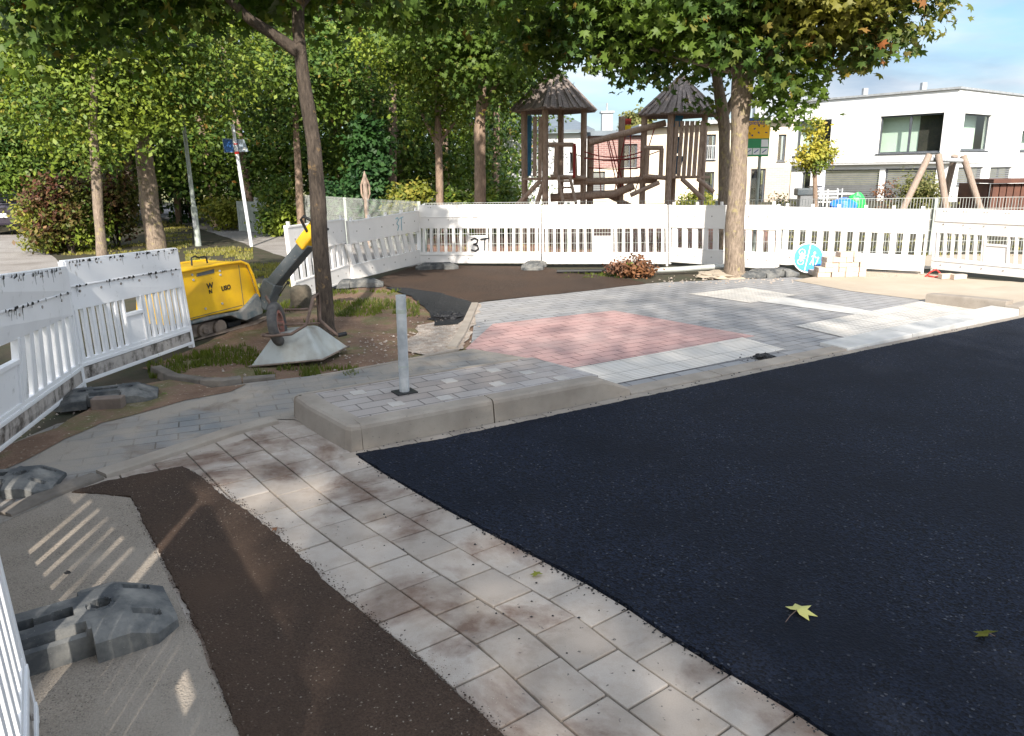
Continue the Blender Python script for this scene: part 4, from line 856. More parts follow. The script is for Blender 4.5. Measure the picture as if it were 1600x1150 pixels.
mb = MB()
for k in range(46):
    px = g.uniform(-300, 790); Y = g.uniform(24, 38); b = RY(px, 266, Y); x = b.x; l = g.uniform(-.6, .6)
    mb.tube([(x, Y-27, -.1), (x+l*.3, Y-27, 3), (x+l, Y-27, 7.5)], [.17*g.uniform(.5, 1.1), .13, .07], 7)
mb.build('trunks', 'bark_far', wl)
# evergreen-dark young tree & bushes
def bush(name, label, px, py, w, h, Y, mat, n, size, cat='bush', seed=0, group=None, stem=True, dy=.9):
    b = RY(px, py, Y); t = thing(name, label, cat, (b.x, Y, terrain_z(b.x, Y)), 0, group); k = Y/FPX; hh = h*k; ww = w*k/2; g = random.Random(seed); z0 = max(b.z, -.3)
    bl = [(g.uniform(-.5, .5)*ww, g.uniform(-.3, .3)*dy, hh*g.uniform(.2, .8), ww*g.uniform(.4, .6), dy*.7, hh*g.uniform(.2, .3)) for _ in range(9)]
    leaves('foliage', mat, t, bl, n, size, seed=seed, per=20, spread=.16, shell=.3)
    if stem:
        mb = MB()
        for _ in range(6): x = g.uniform(-.4, .4)*ww; mb.tube([(x*.3, 0, -.05), (x, g.uniform(-.2, .2), hh*.7)], [.025, .008], 5)
        mb.build('stem', 'bark_dark', t)
    return t
bush('conical_tree', 'dark green conical young tree with drooping leaves before the wood', 575, 300, 80, 190, 21.5, 'dark_leaf', 6000, .1, 'tree', 51)
BG = 'bushes along the wood edge'
bush('bush', 'red and rust coloured bush, darkest part, by the stout trunk', 185, 388, 85, 130, 18.6, 'red_leaf', 5500, .06, seed=52, group=BG)
bush('bush', 'rust brown bush between the two pale trunks and the road', 112, 402, 100, 140, 17.3, 'red_leaf', 6000, .06, seed=53, group=BG)
bush('bush', 'bright yellow green bush beside the parked car', 72, 378, 60, 95, 17.6, 'yellow_leaf', 4000, .055, seed=54, group=BG)
bush('bush', 'green bush growing between the rust coloured bushes', 150, 392, 50, 80, 17.6, 'linden', 1800, .055, seed=55, group=BG)
bush('bush', 'small yellow green bush at the bend of the path', 350, 335, 70, 60, 24, 'yellow_leaf', 2500, .07, seed=56, group=BG)
bush('bush', 'dark bush beside the path end', 300, 330, 80, 120, 28, 'dark_leaf', 3500, .09, seed=57, group=BG)
bush('bush', 'bright green bush behind the mesh fence left of the thin pale trunk', 640, 330, 90, 85, 20.5, 'yellow_leaf', 4500, .07, seed=58, group=BG)
bush('bush', 'green bush between the two straight pale trunks', 718, 330, 75, 70, 20.6, 'linden', 3500, .07, seed=59, group=BG)
bush('bush', 'green shrub touching the left play tower', 790, 335, 75, 90, 20.4, 'linden', 4500, .07, seed=60, group=BG)
bush('bush', 'leafy bush behind the grey fence by the sign post', 440, 345, 80, 90, 21.5, 'linden', 3500, .07, seed=61, group=BG)
bush('bush', 'low dark bush behind the fence near the dark trunk', 540, 340, 110, 80, 22, 'dark_leaf', 4000, .08, seed=62, group=BG)
bush('bush', 'tall leafy bush hanging over the parked car', 8, 340, 130, 130, 22.3, 'wood_leaf', 9000, .07, seed=63, group=BG, stem=False).location.z = .95
sp = tree('yellow green young street tree in front of the white house', (1274, 345), [(1275, 350, 8, 0), (1274, 300, 7, 0), (1272, 255, 6, 0), (1273, 215, 4, 0)], 'bark_far', [(1272, 245, 28, 24, 24, .55), (1272, 205, 12, 22, 24, .3), (1288, 240, 16, 20, 24, .35), (1258, 248, 15, 18, 24, .35)], 'sapling_leaf', 2600, .06, seed=64, Y=24, spread=.1, per=16, name='young_tree')
bush('bush', 'olive yellow bush in front of the grey blinds', 1437, 335, 75, 80, 26, 'olive_leaf', 3500, .055, seed=65, group='garden shrubs by the white house')
bush('bush', 'sparse yellow shrub before the beige brick wall', 1213, 335, 30, 55, 26, 'olive_leaf', 500, .05, seed=66, group='garden shrubs by the white house')
bush('bush', 'thin reddish shrub by the white pillar', 1384, 335, 25, 70, 27, 'dry_leaf', 400, .05, seed=67, group='garden shrubs by the white house')
bush('bush', 'light green shrub under the right play tower', 1085, 325, 60, 60, 24, 'yellow_leaf', 2200, .06, seed=68, group='garden shrubs by the white house')
bush('bush', 'yellow tree tops peeping over the roof between the towers', 995, 215, 60, 45, 48, 'olive_leaf', 2500, .14, seed=69, group='garden shrubs by the white house', stem=False).location.z = 3.4
# shade trees behind the photographer
def shade_tree(label, x, y, z0, r, n, seed, mat='maple'):
    t = thing('tree', label, 'tree', (x, y, -.03), 0, 'trees behind the photographer'); g = random.Random(seed)
    mb = MB(); mb.tube([(0, 0, 0), (.05, 0, 1.5), (0, .1, z0), (.1, 0, z0+r)], [.2, .16, .13, .06], 10, wob=.15)
    for k in range(5): a = k*1.26; mb.tube([(0, 0, z0-.3), (math.cos(a)*r*.4, math.sin(a)*r*.4, z0+r*.5), (math.cos(a)*r*.8, math.sin(a)*r*.8, z0+r)], [.07, .05, .02], 6)
    mb.build('trunk', 'bark_pale', t)
    bl = [(g.uniform(-.6, .6)*r, g.uniform(-.6, .6)*r, z0+r*g.uniform(.4, 1.5), r*.45, r*.45, r*.35) for _ in range(11)]
    leaves('crown', mat, t, bl, int(n*.66), .1, 'quad', seed, 14, .55, .05, keep=lambda P: ~(((P[:, 0]+x) > -2.4) & ((P[:, 0]+x) < -.7) & ((P[:, 1]+y+P[:, 2]*1.54) > 1.9) & ((P[:, 1]+y+P[:, 2]*1.54) < 4.0) & (np.sin(P[:, 0]*37+P[:, 1]*91) > -.75)))  # crowns shaped with a thinned gap that lets sun onto the near left ground
shade_tree('maple standing behind the photographer on the left', -4.2, -5.2, 3.2, 3.0, 9000, 71)
shade_tree('maple standing close behind the photographer', -.6, -5.6, 3.6, 3.2, 12000, 72)
shade_tree('maple standing behind the photographer on the right', 2.9, -5.2, 3.2, 3.4, 14500, 73)
shade_tree('maple standing far right behind the photographer', 8.3, -10.5, 3.0, 3.4, 12500, 74)
# ------------------------------------------------------------------ poles, signs
b = G(310, 383); lp = thing('street_lamp', 'grey green street lamp pole with top hidden in leaves', 'street lamp', (b.x, b.y, -.02)); tp = RY(287, 195, b.y); d = Vector((tp.x-b.x, 0, tp.z))
mb = MB(); mb.tube([(0, 0, 0), d*.33], [.075, .07], 16); mb.tube([d*.33, d*.345, d], [.07, .05, .042], 16); mb.tube([d, d*1.9], [.042, .035], 12); mb.build('pole', 'pole_grey', lp)
mb = MB(); mb.box(tuple(d*1.9+Vector((0, -.2, .05))), (.22, .6, .12)); mb.build('lamp_head', 'pole_grey', lp, .03)
MB().box(tuple(d*.2+Vector((0, -.072, 0))), (.08, .01, .3)).build('access_door', 'galv', lp, .003)
b = G(393, 384); sg = thing('traffic_sign', 'white sign post with a tilted blue grey sign board', 'sign', (b.x, b.y, -.02)); tp = RY(363, 193, b.y); d = Vector((tp.x-b.x, 0, tp.z))
mb = MB(); mb.tube([(0, 0, 0), d], .04, 12); mb.build('pole', 'pole_white', sg)
def S3(px, py, dy=0): return RY(px, py, b.y+dy)-Vector((b.x, b.y, -.02))
mb = MB(); mb.prism([S3(347, 216, .06), S3(381, 218, .06), S3(388, 237, .06), S3(350, 239, .06)], (0, .03, 0)); mb.build('sign_board', 'sign_back', sg, .004)
mb = MB(); mb.prism([S3(348, 217, .05), S3(362, 218, .05), S3(366, 237, .05), S3(351, 238, .05)], (0, .008, 0)); mb.build('blue_field', 'sign_blue', sg)
mb = MB(); mb.prism([S3(380, 230, .05), S3(384, 230, .05), S3(384, 234, .05), S3(380, 234, .05)], (0, .008, 0)); mb.build('white_sticker', 'white_paint', sg)
mb = MB(); mb.tube([d*.765, d*.785], .05, 12); mb.tube([d*.84, d*.85], .05, 12); mb.build('clamp', 'red_plastic', sg)
# playground sign
Ys = 15.0; b = RY(1178, 385, Ys); ps = thing('playground_sign', 'tall orange, green and white playground rules board half behind the trunk', 'sign', (b.x, Ys, -.03)); o = Vector((b.x, Ys, -.03))
def PS(px, py, dy=0): return RY(px, py, Ys+dy)-o
mb = MB(); mb.tube([(0, 0, 0), (0, 0, PS(1178, 190).z)], .03, 12); mb.build('pole', 'pole_grey', ps)
x0, z0 = PS(1160, 245).x, PS(1160, 245).z; x1, z1 = PS(1203, 184).x, PS(1203, 184).z; W_, H_ = x1-x0, z1-z0
def pp(mb, a, b_, c, d_, y): mb.box(((x0+W_*(a+c)/2), y, z0+H_*(b_+d_)/2), (W_*(c-a), .008, H_*(d_-b_)))
mb = MB(); mb.box((x0+W_/2, -.05, z0+H_/2), (W_, .02, H_)); mb.build('board', 'green_paint', ps)
mb = MB(); pp(mb, .02, .47, .97, .93, -.062); mb.build('orange_field', 'orange_paint', ps)
mb = MB(); pp(mb, .02, .92, .97, .99, -.0625); mb.build('sky_field', 'sign_blue', ps)
mb = MB()
for a, c in ((.05, .33), (.36, .64), (.68, .96)):
    pp(mb, a, .05, c, .22, -.062)
pp(mb, .68, .25, .96, .44, -.062); mb.build('pictogram_field', 'white_paint', ps)
mb = MB()
gs = random.Random(12)
for cx, cz in ((.2, .6), (.38, .72), (.55, .62), (.55, .8), (.75, .78), (.85, .62), (.3, .55)):
    for _ in range(3):
        aa = gs.uniform(0, PI); mb.beam((x0+W_*cx-.02*math.cos(aa), -.068, z0+H_*cz-.02*math.sin(aa)), (x0+W_*cx+.02*math.cos(aa), -.068, z0+H_*cz+.02*math.sin(aa)), .009, .004, (0, 1, 0))
for cx in (.2, .5, .82): mb.beam((x0+W_*(cx-.08), -.068, z0+H_*.1), (x0+W_*(cx+.08), -.068, z0+H_*.18), .014, .004, (0, 1, 0))
mb.build('pictograms', 'navy', ps)
text_part('lettering', 'Spielplatz', .115, 'navy', ps, Matrix.Translation((x0+W_/2, -.067, z0+H_*.875))@mt, .001, .001)
# blue round sign leaning behind bricks
c = RY(1263, 403, 12.05); bs_ = thing('pedestrian_cycle_sign', 'round blue cycle and footway sign leaning by the tan bricks', 'sign', c); nrm = Vector((-.12, -1, .22)).normalized(); rs = .235
mb = MB(); mb.disc((0, 0, 0), nrm, rs, .006, 40); mb.build('white_disc', 'white_paint', bs_)
mb = MB(); mb.disc(nrm*.0075, nrm, rs*.93, .003, 40); mb.build('blue_field', 'blue_sign', bs_)
X = Vector((1, 0, 0)).cross(nrm).cross(nrm)*-1; X = (Vector((1, 0, 0))-nrm*nrm.x).normalized(); Zz = nrm.cross(X)*-1; Zz = Zz if Zz.z > 0 else -Zz
rot = R_(-17); X2 = X*math.cos(rot)-Zz*math.sin(rot)*-1; Z2 = nrm.cross(X2); Z2 = Z2 if Z2.z > 0 else -Z2
O = nrm*.01; circ = lambda cx, cz, r: [(cx+r*math.cos(a*PI/8), cz+r*math.sin(a*PI/8)) for a in range(17)]
strokes('divider', [[(-.03, .21), (-.0, -.21)]], .012, 'white_paint', bs_, O, X2, Z2, nrm)
strokes('bicycle_symbol', [circ(-.12, .06, .045), circ(-.1, -.09, .045), [(-.12, .06), (-.07, .0), (-.1, -.09)], [(-.07, .0), (-.13, -.03), (-.12, .06)], [(-.13, -.03), (-.1, -.09)], [(-.05, .03), (-.07, .0), (-.05, -.03)]], .011, 'white_paint', bs_, O, X2, Z2, nrm)
strokes('pedestrian_symbol', [circ(.07, .1, .014), [(.07, .08), (.07, .0)], [(.07, 0), (.05, -.09)], [(.07, 0), (.1, -.09)], [(.04, .03), (.07, .06), (.11, .03)], circ(.14, .04, .01), [(.14, .02), (.14, -.03), (.13, -.09)]], .013, 'white_paint', bs_, O, X2, Z2, nrm)
# brick stack
b0 = G(1278, 434); k = 0; g = random.Random(3); zrow = 0; proto = MB().box((0, 0, .0375), (.2, .1, .073)).build('paving_brick', 'brick_tan', None, .004); bricks = []
lay = [(0, 7), (0, 7), (1, 7), (1, 6), (3, 6)]
for r_, (a, e) in enumerate(lay):
    for i in range(a, e):
        for dpt in range(1 if r_ else 2):
            o = proto if k == 0 else proto.copy()
            if k: COL.objects.link(o)
            if r_ == 4 and i != 4 and i != 3: k += 0
            o.location = (b0.x+.05+i*.103+g.uniform(-.006, .006), b0.y+.1+dpt*.21+g.uniform(-.015, .015), .005+r_*.075); o.rotation_euler = (0, 0, PI/2+g.uniform(-.06, .06)); k += 1
            tag(o, 'tan concrete paving brick in the stack before the white barrier', 'brick', 'tan paving bricks stacked by the blue sign')
for px, py in ((1478, 436), (1497, 437)):
    o = proto.copy(); COL.objects.link(o); q = G(px, py); o.location = (q.x, q.y, .006); o.rotation_euler = (0, 0, .1); tag(o, 'tan paving brick lying alone beside the red hose', 'brick', 'tan paving bricks lying by the hose')
mb = MB(); mb.tube([G(1446, 432, .01), RY(1455, 424, 11.6), RY(1463, 421, 11.6), G(1472, 430, .01), G(1462, 433, .015), G(1450, 431, .02)], .012, 8); tag(mb.build('hose', 'red_plastic'), 'red and black hose loop on the sand between two barriers', 'hose')
o = lump('red_glove', 'small red rag lying by the dead shrub', 948, 424, .04, 'red_plastic', .05, cat='rag', seed=3)
o = lump('yellow_bag', 'small yellow sack edge between rubber foot and blue sign', 1222, 425, .07, 'yellow_flat', .04, cat='sack', seed=6)
# ------------------------------------------------------------------ fences
def mesh_fence(label, pts, h, pitch=.055, name='mesh_fence', top=None, wmat='fence_wire'):
    A = Vector((*pts[0], 0)); t = thing(name, label, 'fence', A); 
    for a, b in zip(pts[:-1], pts[1:]):
        a = Vector((*a, 0))-A; b = Vector((*b, 0))-A; L = (b-a).length; d = (b-a)/L; n = int(L/pitch); mb = MB(); q = .0035
        for k in range(n):
            c = a+d*(k*pitch); mb.beam(c+Vector((0, 0, .02)), c+Vector((0, 0, h+.03)), q*2, q*2, (0, 1, 0))
        for z in [i*.2+.04 for i in range(int(h/.2)+1)]: mb.beam(a+Vector((0, 0, z)), b+Vector((0, 0, z)), .012, .008)
        mb.build('wire_panel', wmat, t); m = int(L/2.5)+1
        for k in range(0 if a.length < 1e-6 else 1, m):
            c = a+d*(L*k/max(1, m-1) if m > 1 else 0); MB().box((c.x, c.y, h/2), (.06, .06, h+.06)).build('fence_post', 'pole_grey', t, .004)
    return t
mesh_fence('long galvanised mesh fence behind the white barriers', [(-1.7, 15.4), (4.0, 15.0), (8.0, 14.6), (13, 14.2), (19, 14.0)], 1.0)
mesh_fence('mesh fence along the path behind the slanted slat barrier', [(RY(655, 330, 15.4).x, 15.4), (RY(540, 330, 18.5).x, 18.5), (RY(470, 330, 21.5).x, 21.5)], 1.05)
gf = thing('slatted_fence', 'blue grey screened fence panels by the path and sign post', 'fence', (RY(378, 345, 22).x, 22, -.03)); xa = 0
for k, (xa_, xb_) in enumerate(((372, 404), (405, 440))):
    P0 = RY(xa_, 345, 23-k*.8); P1 = RY(xb_, 350, 22.2-k*.8); o = gf.location; mb = MB(); 
    for j in range(9): q = P0.lerp(P1, (j+.5)/9); mb.box((q.x-o.x, q.y-o.y, .48), (.06, .02, .86))
    mb.build('screen_panel', 'pole_grey', gf); MB().box((P1.x-o.x, P1.y-o.y, .52), (.1, .08, 1.05)).build('fence_post', 'galv', gf, .005)
for k, (px, yy_) in enumerate(((484, 20.8), (556, 18), (600, 17))):
    q = RY(px, 330, yy_); MB
# carved wooden post
b = RY(573, 330, 17.5); cp = thing('wooden_play_post', 'pointed orange brown wooden play post behind the slanted slat barrier', 'play post', (b.x, 17.5, -.03)); zt = RY(573, 265, 17.5).z
mb = MB(); mb.tube([(0, 0, 0), (0, 0, zt-.25), (0, 0, zt-.1), (0, 0, zt)], [.05, .055, .04, .008], 10); mb.build('post', 'fresh_wood', cp)
mb = MB(); mb.tube([(-.03, 0, zt-.15), (-.09, 0, zt-.3), (-.09, 0, zt-.5), (-.04, 0, zt-.62)], .022, 8); mb.tube([(.03, 0, zt-.15), (.09, 0, zt-.3), (.09, 0, zt-.5), (.04, 0, zt-.62)], .022, 8); mb.build('carved_loop', 'old_wood', cp)
# ------------------------------------------------------------------ play towers
YT = 18.0
def play_tower(label, cx, eave_l, eave_r, ye, ya, posts, plat, slat_rng, slant, rail):
    c = RY(cx, 372, YT); t = thing('play_tower', label, 'play tower', (c.x, YT, -.03)); o = Vector((c.x, YT, -.03))
    def q(px, py, dy=0): return RY(px, py, YT+dy)-o
    ze = q(cx, ye).z; za = q(cx, ya).z; r = (q(eave_r, ye).x-q(eave_l, ye).x)/2*1.04; mb = MB(); n = 6
    ring = [Vector((r*math.cos(2*PI*k/n+.25), r*math.sin(2*PI*k/n+.25), ze)) for k in range(n)]; ap = Vector((0, 0, za))
    for k in range(n):
        a, b_ = ring[k], ring[(k+1) % n]; g = random.Random(k); nrm = (b_-a).cross(ap-a).normalized()
        mb.add([a, b_, ap, a-nrm*.03, b_-nrm*.03, ap-nrm*.03], [(0, 1, 2), (5, 4, 3), (0, 3, 4, 1)])
        rows = 6
        for j in range(7):      # plank courses and cover laths
            u0 = j/7+.01; u1 = (j+1)/7-.01
            for rr in range(rows):
                v0 = rr/rows; v1 = (rr+1)/rows+.03
                def pt(u, v): u = .5+(u-.5)*1; base = a.lerp(b_, u); return base.lerp(ap, min(v, .99))
                th = nrm*(.012+.012*g.random()); mb.prism([pt(u0, v0), pt(u1, v0), pt(u1, v1), pt(u0, v1)], th)
        for j in range(4):
            u = (j+.6)/4+g.uniform(-.06, .06); s = a.lerp(b_, u)+nrm*.03; e = a.lerp(b_, .5+(u-.5)*.9).lerp(ap, g.uniform(.45, .8))+nrm*.04; mb.beam(s, e, .07, .03, nrm)
        mb.beam(a+nrm*.03, ap+nrm*.03, .07, .04, nrm)
    mb.build('roof', 'roof_wood', t)
    k = 0
    for px, dy in posts:
        top_ = q(px, ye+4, dy); bt_ = q(px-(.0), 320, dy); mb = MB(); mb.tube([(bt_.x, bt_.y, 0), (bt_.x, bt_.y, ze+.1)], .07, 10, wob=.1); mb.build('post', 'old_wood', t)
    pz = q(cx, plat).z; x0_, x1_ = q(posts[0][0], plat, 0).x, q(posts[-1][0], plat, 0).x
    mb = MB(); 
    for j in range(9): mb.box(((x0_+x1_)/2, -.55+j*.14, pz), (x1_-x0_+.1, .12, .05))
    mb.build('platform', 'old_wood', t)
    mb = MB(); g = random.Random(int(cx)); a, b_ = slat_rng; n = int((b_-a)/8)
    for j in range(n):
        u = a+(b_-a)*(j+.5)/n; tp_ = q(u+slant, ye+8, -.62); bt_ = q(u, plat-2, -.62); mb.beam(bt_+Vector((0, 0, g.uniform(-.05, .02))), tp_, .085, .03, (0, 1, 0))
    mb.build('slat_wall', 'old_wood', t)
    mb = MB()
    for (ax_, ay, bx_, by) in rail: mb.tube([q(ax_, ay, -.6), q(bx_, by, -.6)], .05, 8)
    mb.build('railing', 'old_wood', t); return t, q
tl_, ql = play_tower('left wooden play tower with hexagonal shingle roof and ladder', 866, 800, 932, 174, 108, [(820, -.1), (852, -.6), (876, .6), (911, -.2)], 279, (831, 856), 1, [(857, 226, 896, 226), (870, 228, 868, 275), (897, 228, 899, 275), (860, 276, 915, 278), (845, 282, 806, 322), (850, 282, 838, 322)])
mb = MB(); mb.tube([ql(872, 275, -.7), ql(880, 318, -1.1)], .035, 8); mb.tube([ql(890, 275, -.7), ql(900, 318, -1.1)], .035, 8)
for j in range(4): mb.tube([ql(873+j*2, 283+j*10, -.8-j*.08), ql(892+j*2, 283+j*10, -.8-j*.08)], .022, 6)
mb.build('ladder', 'old_wood', tl_)
mb = MB(); mb.prism([ql(824, 180, .3), ql(831, 180, .3), ql(830, 275, .3), ql(823, 275, .3)], (0, .03, 0)); mb.build('blue_panel', 'play_blue', tl_)
mb = MB(); mb.prism([ql(867, 228, -.4), ql(871, 228, -.4), ql(871, 275, -.4), ql(867, 275, -.4)], (0, .03, 0)); mb.prism([ql(896, 224, -.66), ql(900, 224, -.66), ql(899, 278, -.66), ql(895, 278, -.66)], (0, .03, 0)); mb.build('red_post', 'rope_red', tl_)
tr_, qr = play_tower('right wooden play tower with hexagonal roof and slanted slats', 1055, 989, 1120, 181, 120, [(1003, -.2), (1043, -.6), (1050, .6), (1095, -.2)], 277, (1048, 1096), 6, [(1006, 231, 1036, 231), (1012, 232, 1010, 274), (1034, 232, 1032, 278), (1005, 275, 1040, 278), (1065, 279, 1100, 312), (1090, 279, 1115, 300), (1030, 285, 985, 305)])
mb = MB(); 
for a, b_ in (((180), 198), (213, 240), (243, 272)): mb.prism([qr(1056, a, -.3), qr(1068, a+1, -.3), qr(1064-(a-180)*.03, b_, -.3), qr(1053, b_, -.3)], (0, .03, 0))
mb.build('blue_panel', 'play_blue', tr_)
# bridge between towers
c = RY(960, 372, YT); br_ = thing('rope_bridge', 'log and red rope bridge slung between the two play towers', 'play bridge', (c.x, YT, -.03)); o = Vector((c.x, YT, -.03))
def qb(px, py, dy=0): return RY(px, py, YT+dy)-o
mb = MB(); mb.tube([qb(896, 284, -.2), qb(1026, 281, -.2)], .075, 10, wob=.1); mb.tube([qb(920, 223, -.3), qb(1040, 192, -.3)], .07, 10, wob=.1); mb.tube([qb(860, 309, -.2), qb(960, 303, -.2), qb(990, 290, -.2)], .09, 10); mb.tube([qb(950, 305, .2), qb(985, 322, .2)], .06, 8); mb.build('log', 'old_wood', br_)
for px, y0 in ((923, 215), (972, 182)):
    mb = MB(); p0 = qb(px, y0, 0); mb.tube([(p0.x, 0, 0), p0], .075, 10, wob=.1); mb.build('post', 'old_wood', br_)
mb = MB()
def rope(a, b_, sag=.1, n=8, r=.012):
    a, b_ = Vector(a), Vector(b_); mb.tube([a.lerp(b_, i/n)-Vector((0, 0, sag*4*(i/n)*(1-i/n))) for i in range(n+1)], r, 6)
rope(qb(913, 237, -.4), qb(1003, 237, -.4), .12); rope(qb(890, 238, .1), qb(1030, 236, .1), .2); rope(qb(913, 247, -.4), qb(1003, 245, -.4), .05)
for a, b_ in ((934, 939), (948, 966), (956, 976), (985, 985), (1024, 992), (950, 972), (978, 960)): rope(qb(a, 222-(a-920)*.25, -.3), qb(b_, 300, -.2), 0, 2)
rope(qb(920, 262, -.3), qb(1000, 262, -.3), .03)
mb.build('rope', 'rope_red', br_)
mb = MB()
for j in range(10): a = qb(918+j*8.5, 284, 0); mb.box((a.x, 0, a.z+.07), (.1, .5, .035))
mb.build('tread', 'old_wood', br_)
p0 = qb(980, 190, .4); mb = MB(); mb.box((p0.x, .4, p0.z), (.18, .03, .13)); mb.build('red_sail_board', 'rope_red', br_); mb = MB(); mb.box((p0.x+.01, .4, p0.z-.15), (.16, .03, .13)); mb.build('yellow_board', 'yellow_flat', br_); mb = MB(); mb.box((p0.x+.02, .4, p0.z-.28), (.18, .03, .1)); mb.build('blue_board', 'play_blue', br_)
mb = MB(); mb.tube([qb(1100, 279, 1), qb(1118, 300, 1)], .02, 6); mb.build('slide_pole', 'galv', tr_) if False else None
# swing frame (right)
Yw = 21.0; c = RY(1480, 345, Yw); sw = thing('swing_frame', 'pale log swing frame standing behind the right barriers', 'swing', (c.x, Yw, -.1)); o = Vector((c.x, Yw, -.1))
def qs(px, py, dy=0): return RY(px, py, Yw+dy)-o
for (a, b_, c_, d_, dy0, dy1) in ((1452, 242, 1415, 318, -.1, -.4), (1466, 241, 1478, 325, -.1, -.4), (1492, 243, 1474, 318, .5, 1.2), (1505, 243, 1531, 325, .2, 0)):
    mb = MB(); P0, P1 = qs(a, b_, dy0), qs(c_, d_, dy1); dd = (P1-P0); P1 = P0+dd*((P0.z)/(-dd.z)); mb.tube([P0, P1], .085, 10, wob=.08); mb.build('log_leg', 'fresh_wood', sw)
mb = MB(); mb.tube([qs(1450, 249, 0), qs(1506, 251, .2)], .06, 10); mb.build('crossbar', 'galv', sw)
# ------------------------------------------------------------------ houses
def wall(mb, P0, P1, z0, z1, holes=(), th=.3, s0=0):
    a = Vector((P0[0], P0[1], 0)); d = Vector((P1[0]-P0[0], P1[1]-P0[1], 0)); L = d.length; d /= L; n = Vector((-d.y, d.x, 0))
    us = sorted({s0, L}|{h[0] for h in holes}|{h[1] for h in holes}); zs = sorted({z0, z1}|{h[2] for h in holes}|{h[3] for h in holes})
    for i in range(len(us)-1):
        for j in range(len(zs)-1):
            um, zm = (us[i]+us[i+1])/2, (zs[j]+zs[j+1])/2
            if any(h[0] < um < h[1] and h[2] < zm < h[3] for h in holes): continue
            q = [a+d*us[i], a+d*us[i+1], a+d*us[i+1]+n*th, a+d*us[i]+n*th]
            mb.hexa([Vector((p.x, p.y, zs[j])) for p in q]+[Vector((p.x, p.y, zs[j+1])) for p in q])
def window(t, o, P0, P1, h, mull=(), inner=('mint', 'dark_room'), split=None, sill=True, depth=.12, blind=False, name='window'):
    a = Vector((P0[0], P0[1], 0)); d = Vector((P1[0]-P0[0], P1[1]-P0[1], 0)).normalized(); n = Vector((-d.y, d.x, 0)); rzz = math.atan2(d.y, d.x)
    def B(mb, u0, u1, z0, z1, y0, y1): c = a+d*(u0+u1)/2+n*(y0+y1)/2+Vector((0, 0, (z0+z1)/2))-o; mb.box(c, (u1-u0, y1-y0, z1-z0), rzz)
    u0, u1, z0, z1 = h; f = .07; mb = MB()
    B(mb, u0, u0+f, z0, z1, depth, depth+.07); B(mb, u1-f, u1, z0, z1, depth, depth+.07); B(mb, u0+f, u1-f, z0, z0+f, depth, depth+.07); B(mb, u0+f, u1-f, z1-f, z1, depth, depth+.07)
    for m in mull: B(mb, m-.045, m+.045, z0+f, z1-f, depth, depth+.07)
    if sill: B(mb, u0-.04, u1+.04, z0-.05, z0-.003, -.05, depth)
    w = mb.build(name, 'frame_grey', t)
    if blind:
        mb = MB(); k = int((z1-z0)/.09)
        for i in range(k): B(mb, u0+f, u1-f, z0+f+i*.09, z0+f+i*.09+.07, depth-.02, depth+.015)
        mb.build('blind', 'blind', w)
    else:
        mb = MB(); B(mb, u0+f, u1-f, z0+f, z1-f, depth+.03, depth+.04); mb.build('pane', 'glass', w)
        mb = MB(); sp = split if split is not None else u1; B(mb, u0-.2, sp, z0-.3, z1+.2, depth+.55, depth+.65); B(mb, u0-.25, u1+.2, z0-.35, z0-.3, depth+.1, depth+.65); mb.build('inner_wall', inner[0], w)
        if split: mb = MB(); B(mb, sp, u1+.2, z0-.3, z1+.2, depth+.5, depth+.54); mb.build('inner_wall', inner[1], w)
def HP(px, Y): q = RY(px, 260, Y); return (q.x, Y)
# white house
A = HP(1232, 41.4); C = HP(1485, 35.0); dAC = Vector((C[0]-A[0], C[1]-A[1])).normalized(); pr = Vector((-dAC.y, dAC.x)); Bp_ = (C[0]+pr.x*11, C[1]+pr.y*11); D = (A[0]+pr.x*11, A[1]+pr.y*11)
wh_ = thing('white_house', 'modern white flat roofed house with big windows and blinds', 'house', (C[0], C[1], -.35)); o = wh_.location.copy()
zr = (onwall(1485, 140, A, C)[1]+onwall(1240, 161, A, C)[1])/2; zs_ = onwall(1370, 256, A, C)[1]
def hole(P0, P1, x0, y0, x1, y1):
    a = onwall(x0, y0, P0, P1); b_ = onwall(x1, y1, P0, P1); c_ = onwall(x0, y1, P0, P1); e = onwall(x1, y0, P0, P1)
    return (a[0], b_[0], (c_[1]+b_[1])/2, (a[1]+e[1])/2)
h1 = hole(A, C, 1242, 188, 1295, 243); h2 = hole(A, C, 1376, 179, 1468, 239)
h3 = hole(C, Bp_, 1508, 178, 1543, 235); h4 = hole(C, Bp_, 1598, 205, 1625, 236)
mb = MB(); wall(mb, A, C, zs_, zr, [h1, h2]); wall(mb, C, Bp_, zs_, zr, [h3, h4], s0=.3); wall(mb, Bp_, D, zs_, zr); wall(mb, D, A, zs_, zr); 
mb.prism([Vector((p[0], p[1], zs_-.02)) for p in (A, C, Bp_, D)], (0, 0, .1)); mb.v = [(a-o.x, b_-o.y, c_-o.z) for a, b_, c_ in mb.v]; mb.build('upper_storey', 'render_white', wh_)
mb = MB(); ov = [Vector((p[0], p[1], zr))-o for p in (A, C, Bp_, D)]; cc = sum(ov, Vector())/4; mb.prism([cc+(p-cc)*1.02 for p in ov], (0, 0, .09)); mb.build('roof', 'roof_metal', wh_)
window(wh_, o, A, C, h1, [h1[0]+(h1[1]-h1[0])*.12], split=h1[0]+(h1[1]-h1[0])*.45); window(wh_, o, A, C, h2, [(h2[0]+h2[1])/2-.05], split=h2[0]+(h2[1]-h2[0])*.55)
window(wh_, o, C, Bp_, h3, [], ('mint', 'mint')); window(wh_, o, C, Bp_, h4, [], ('mint', 'mint'))
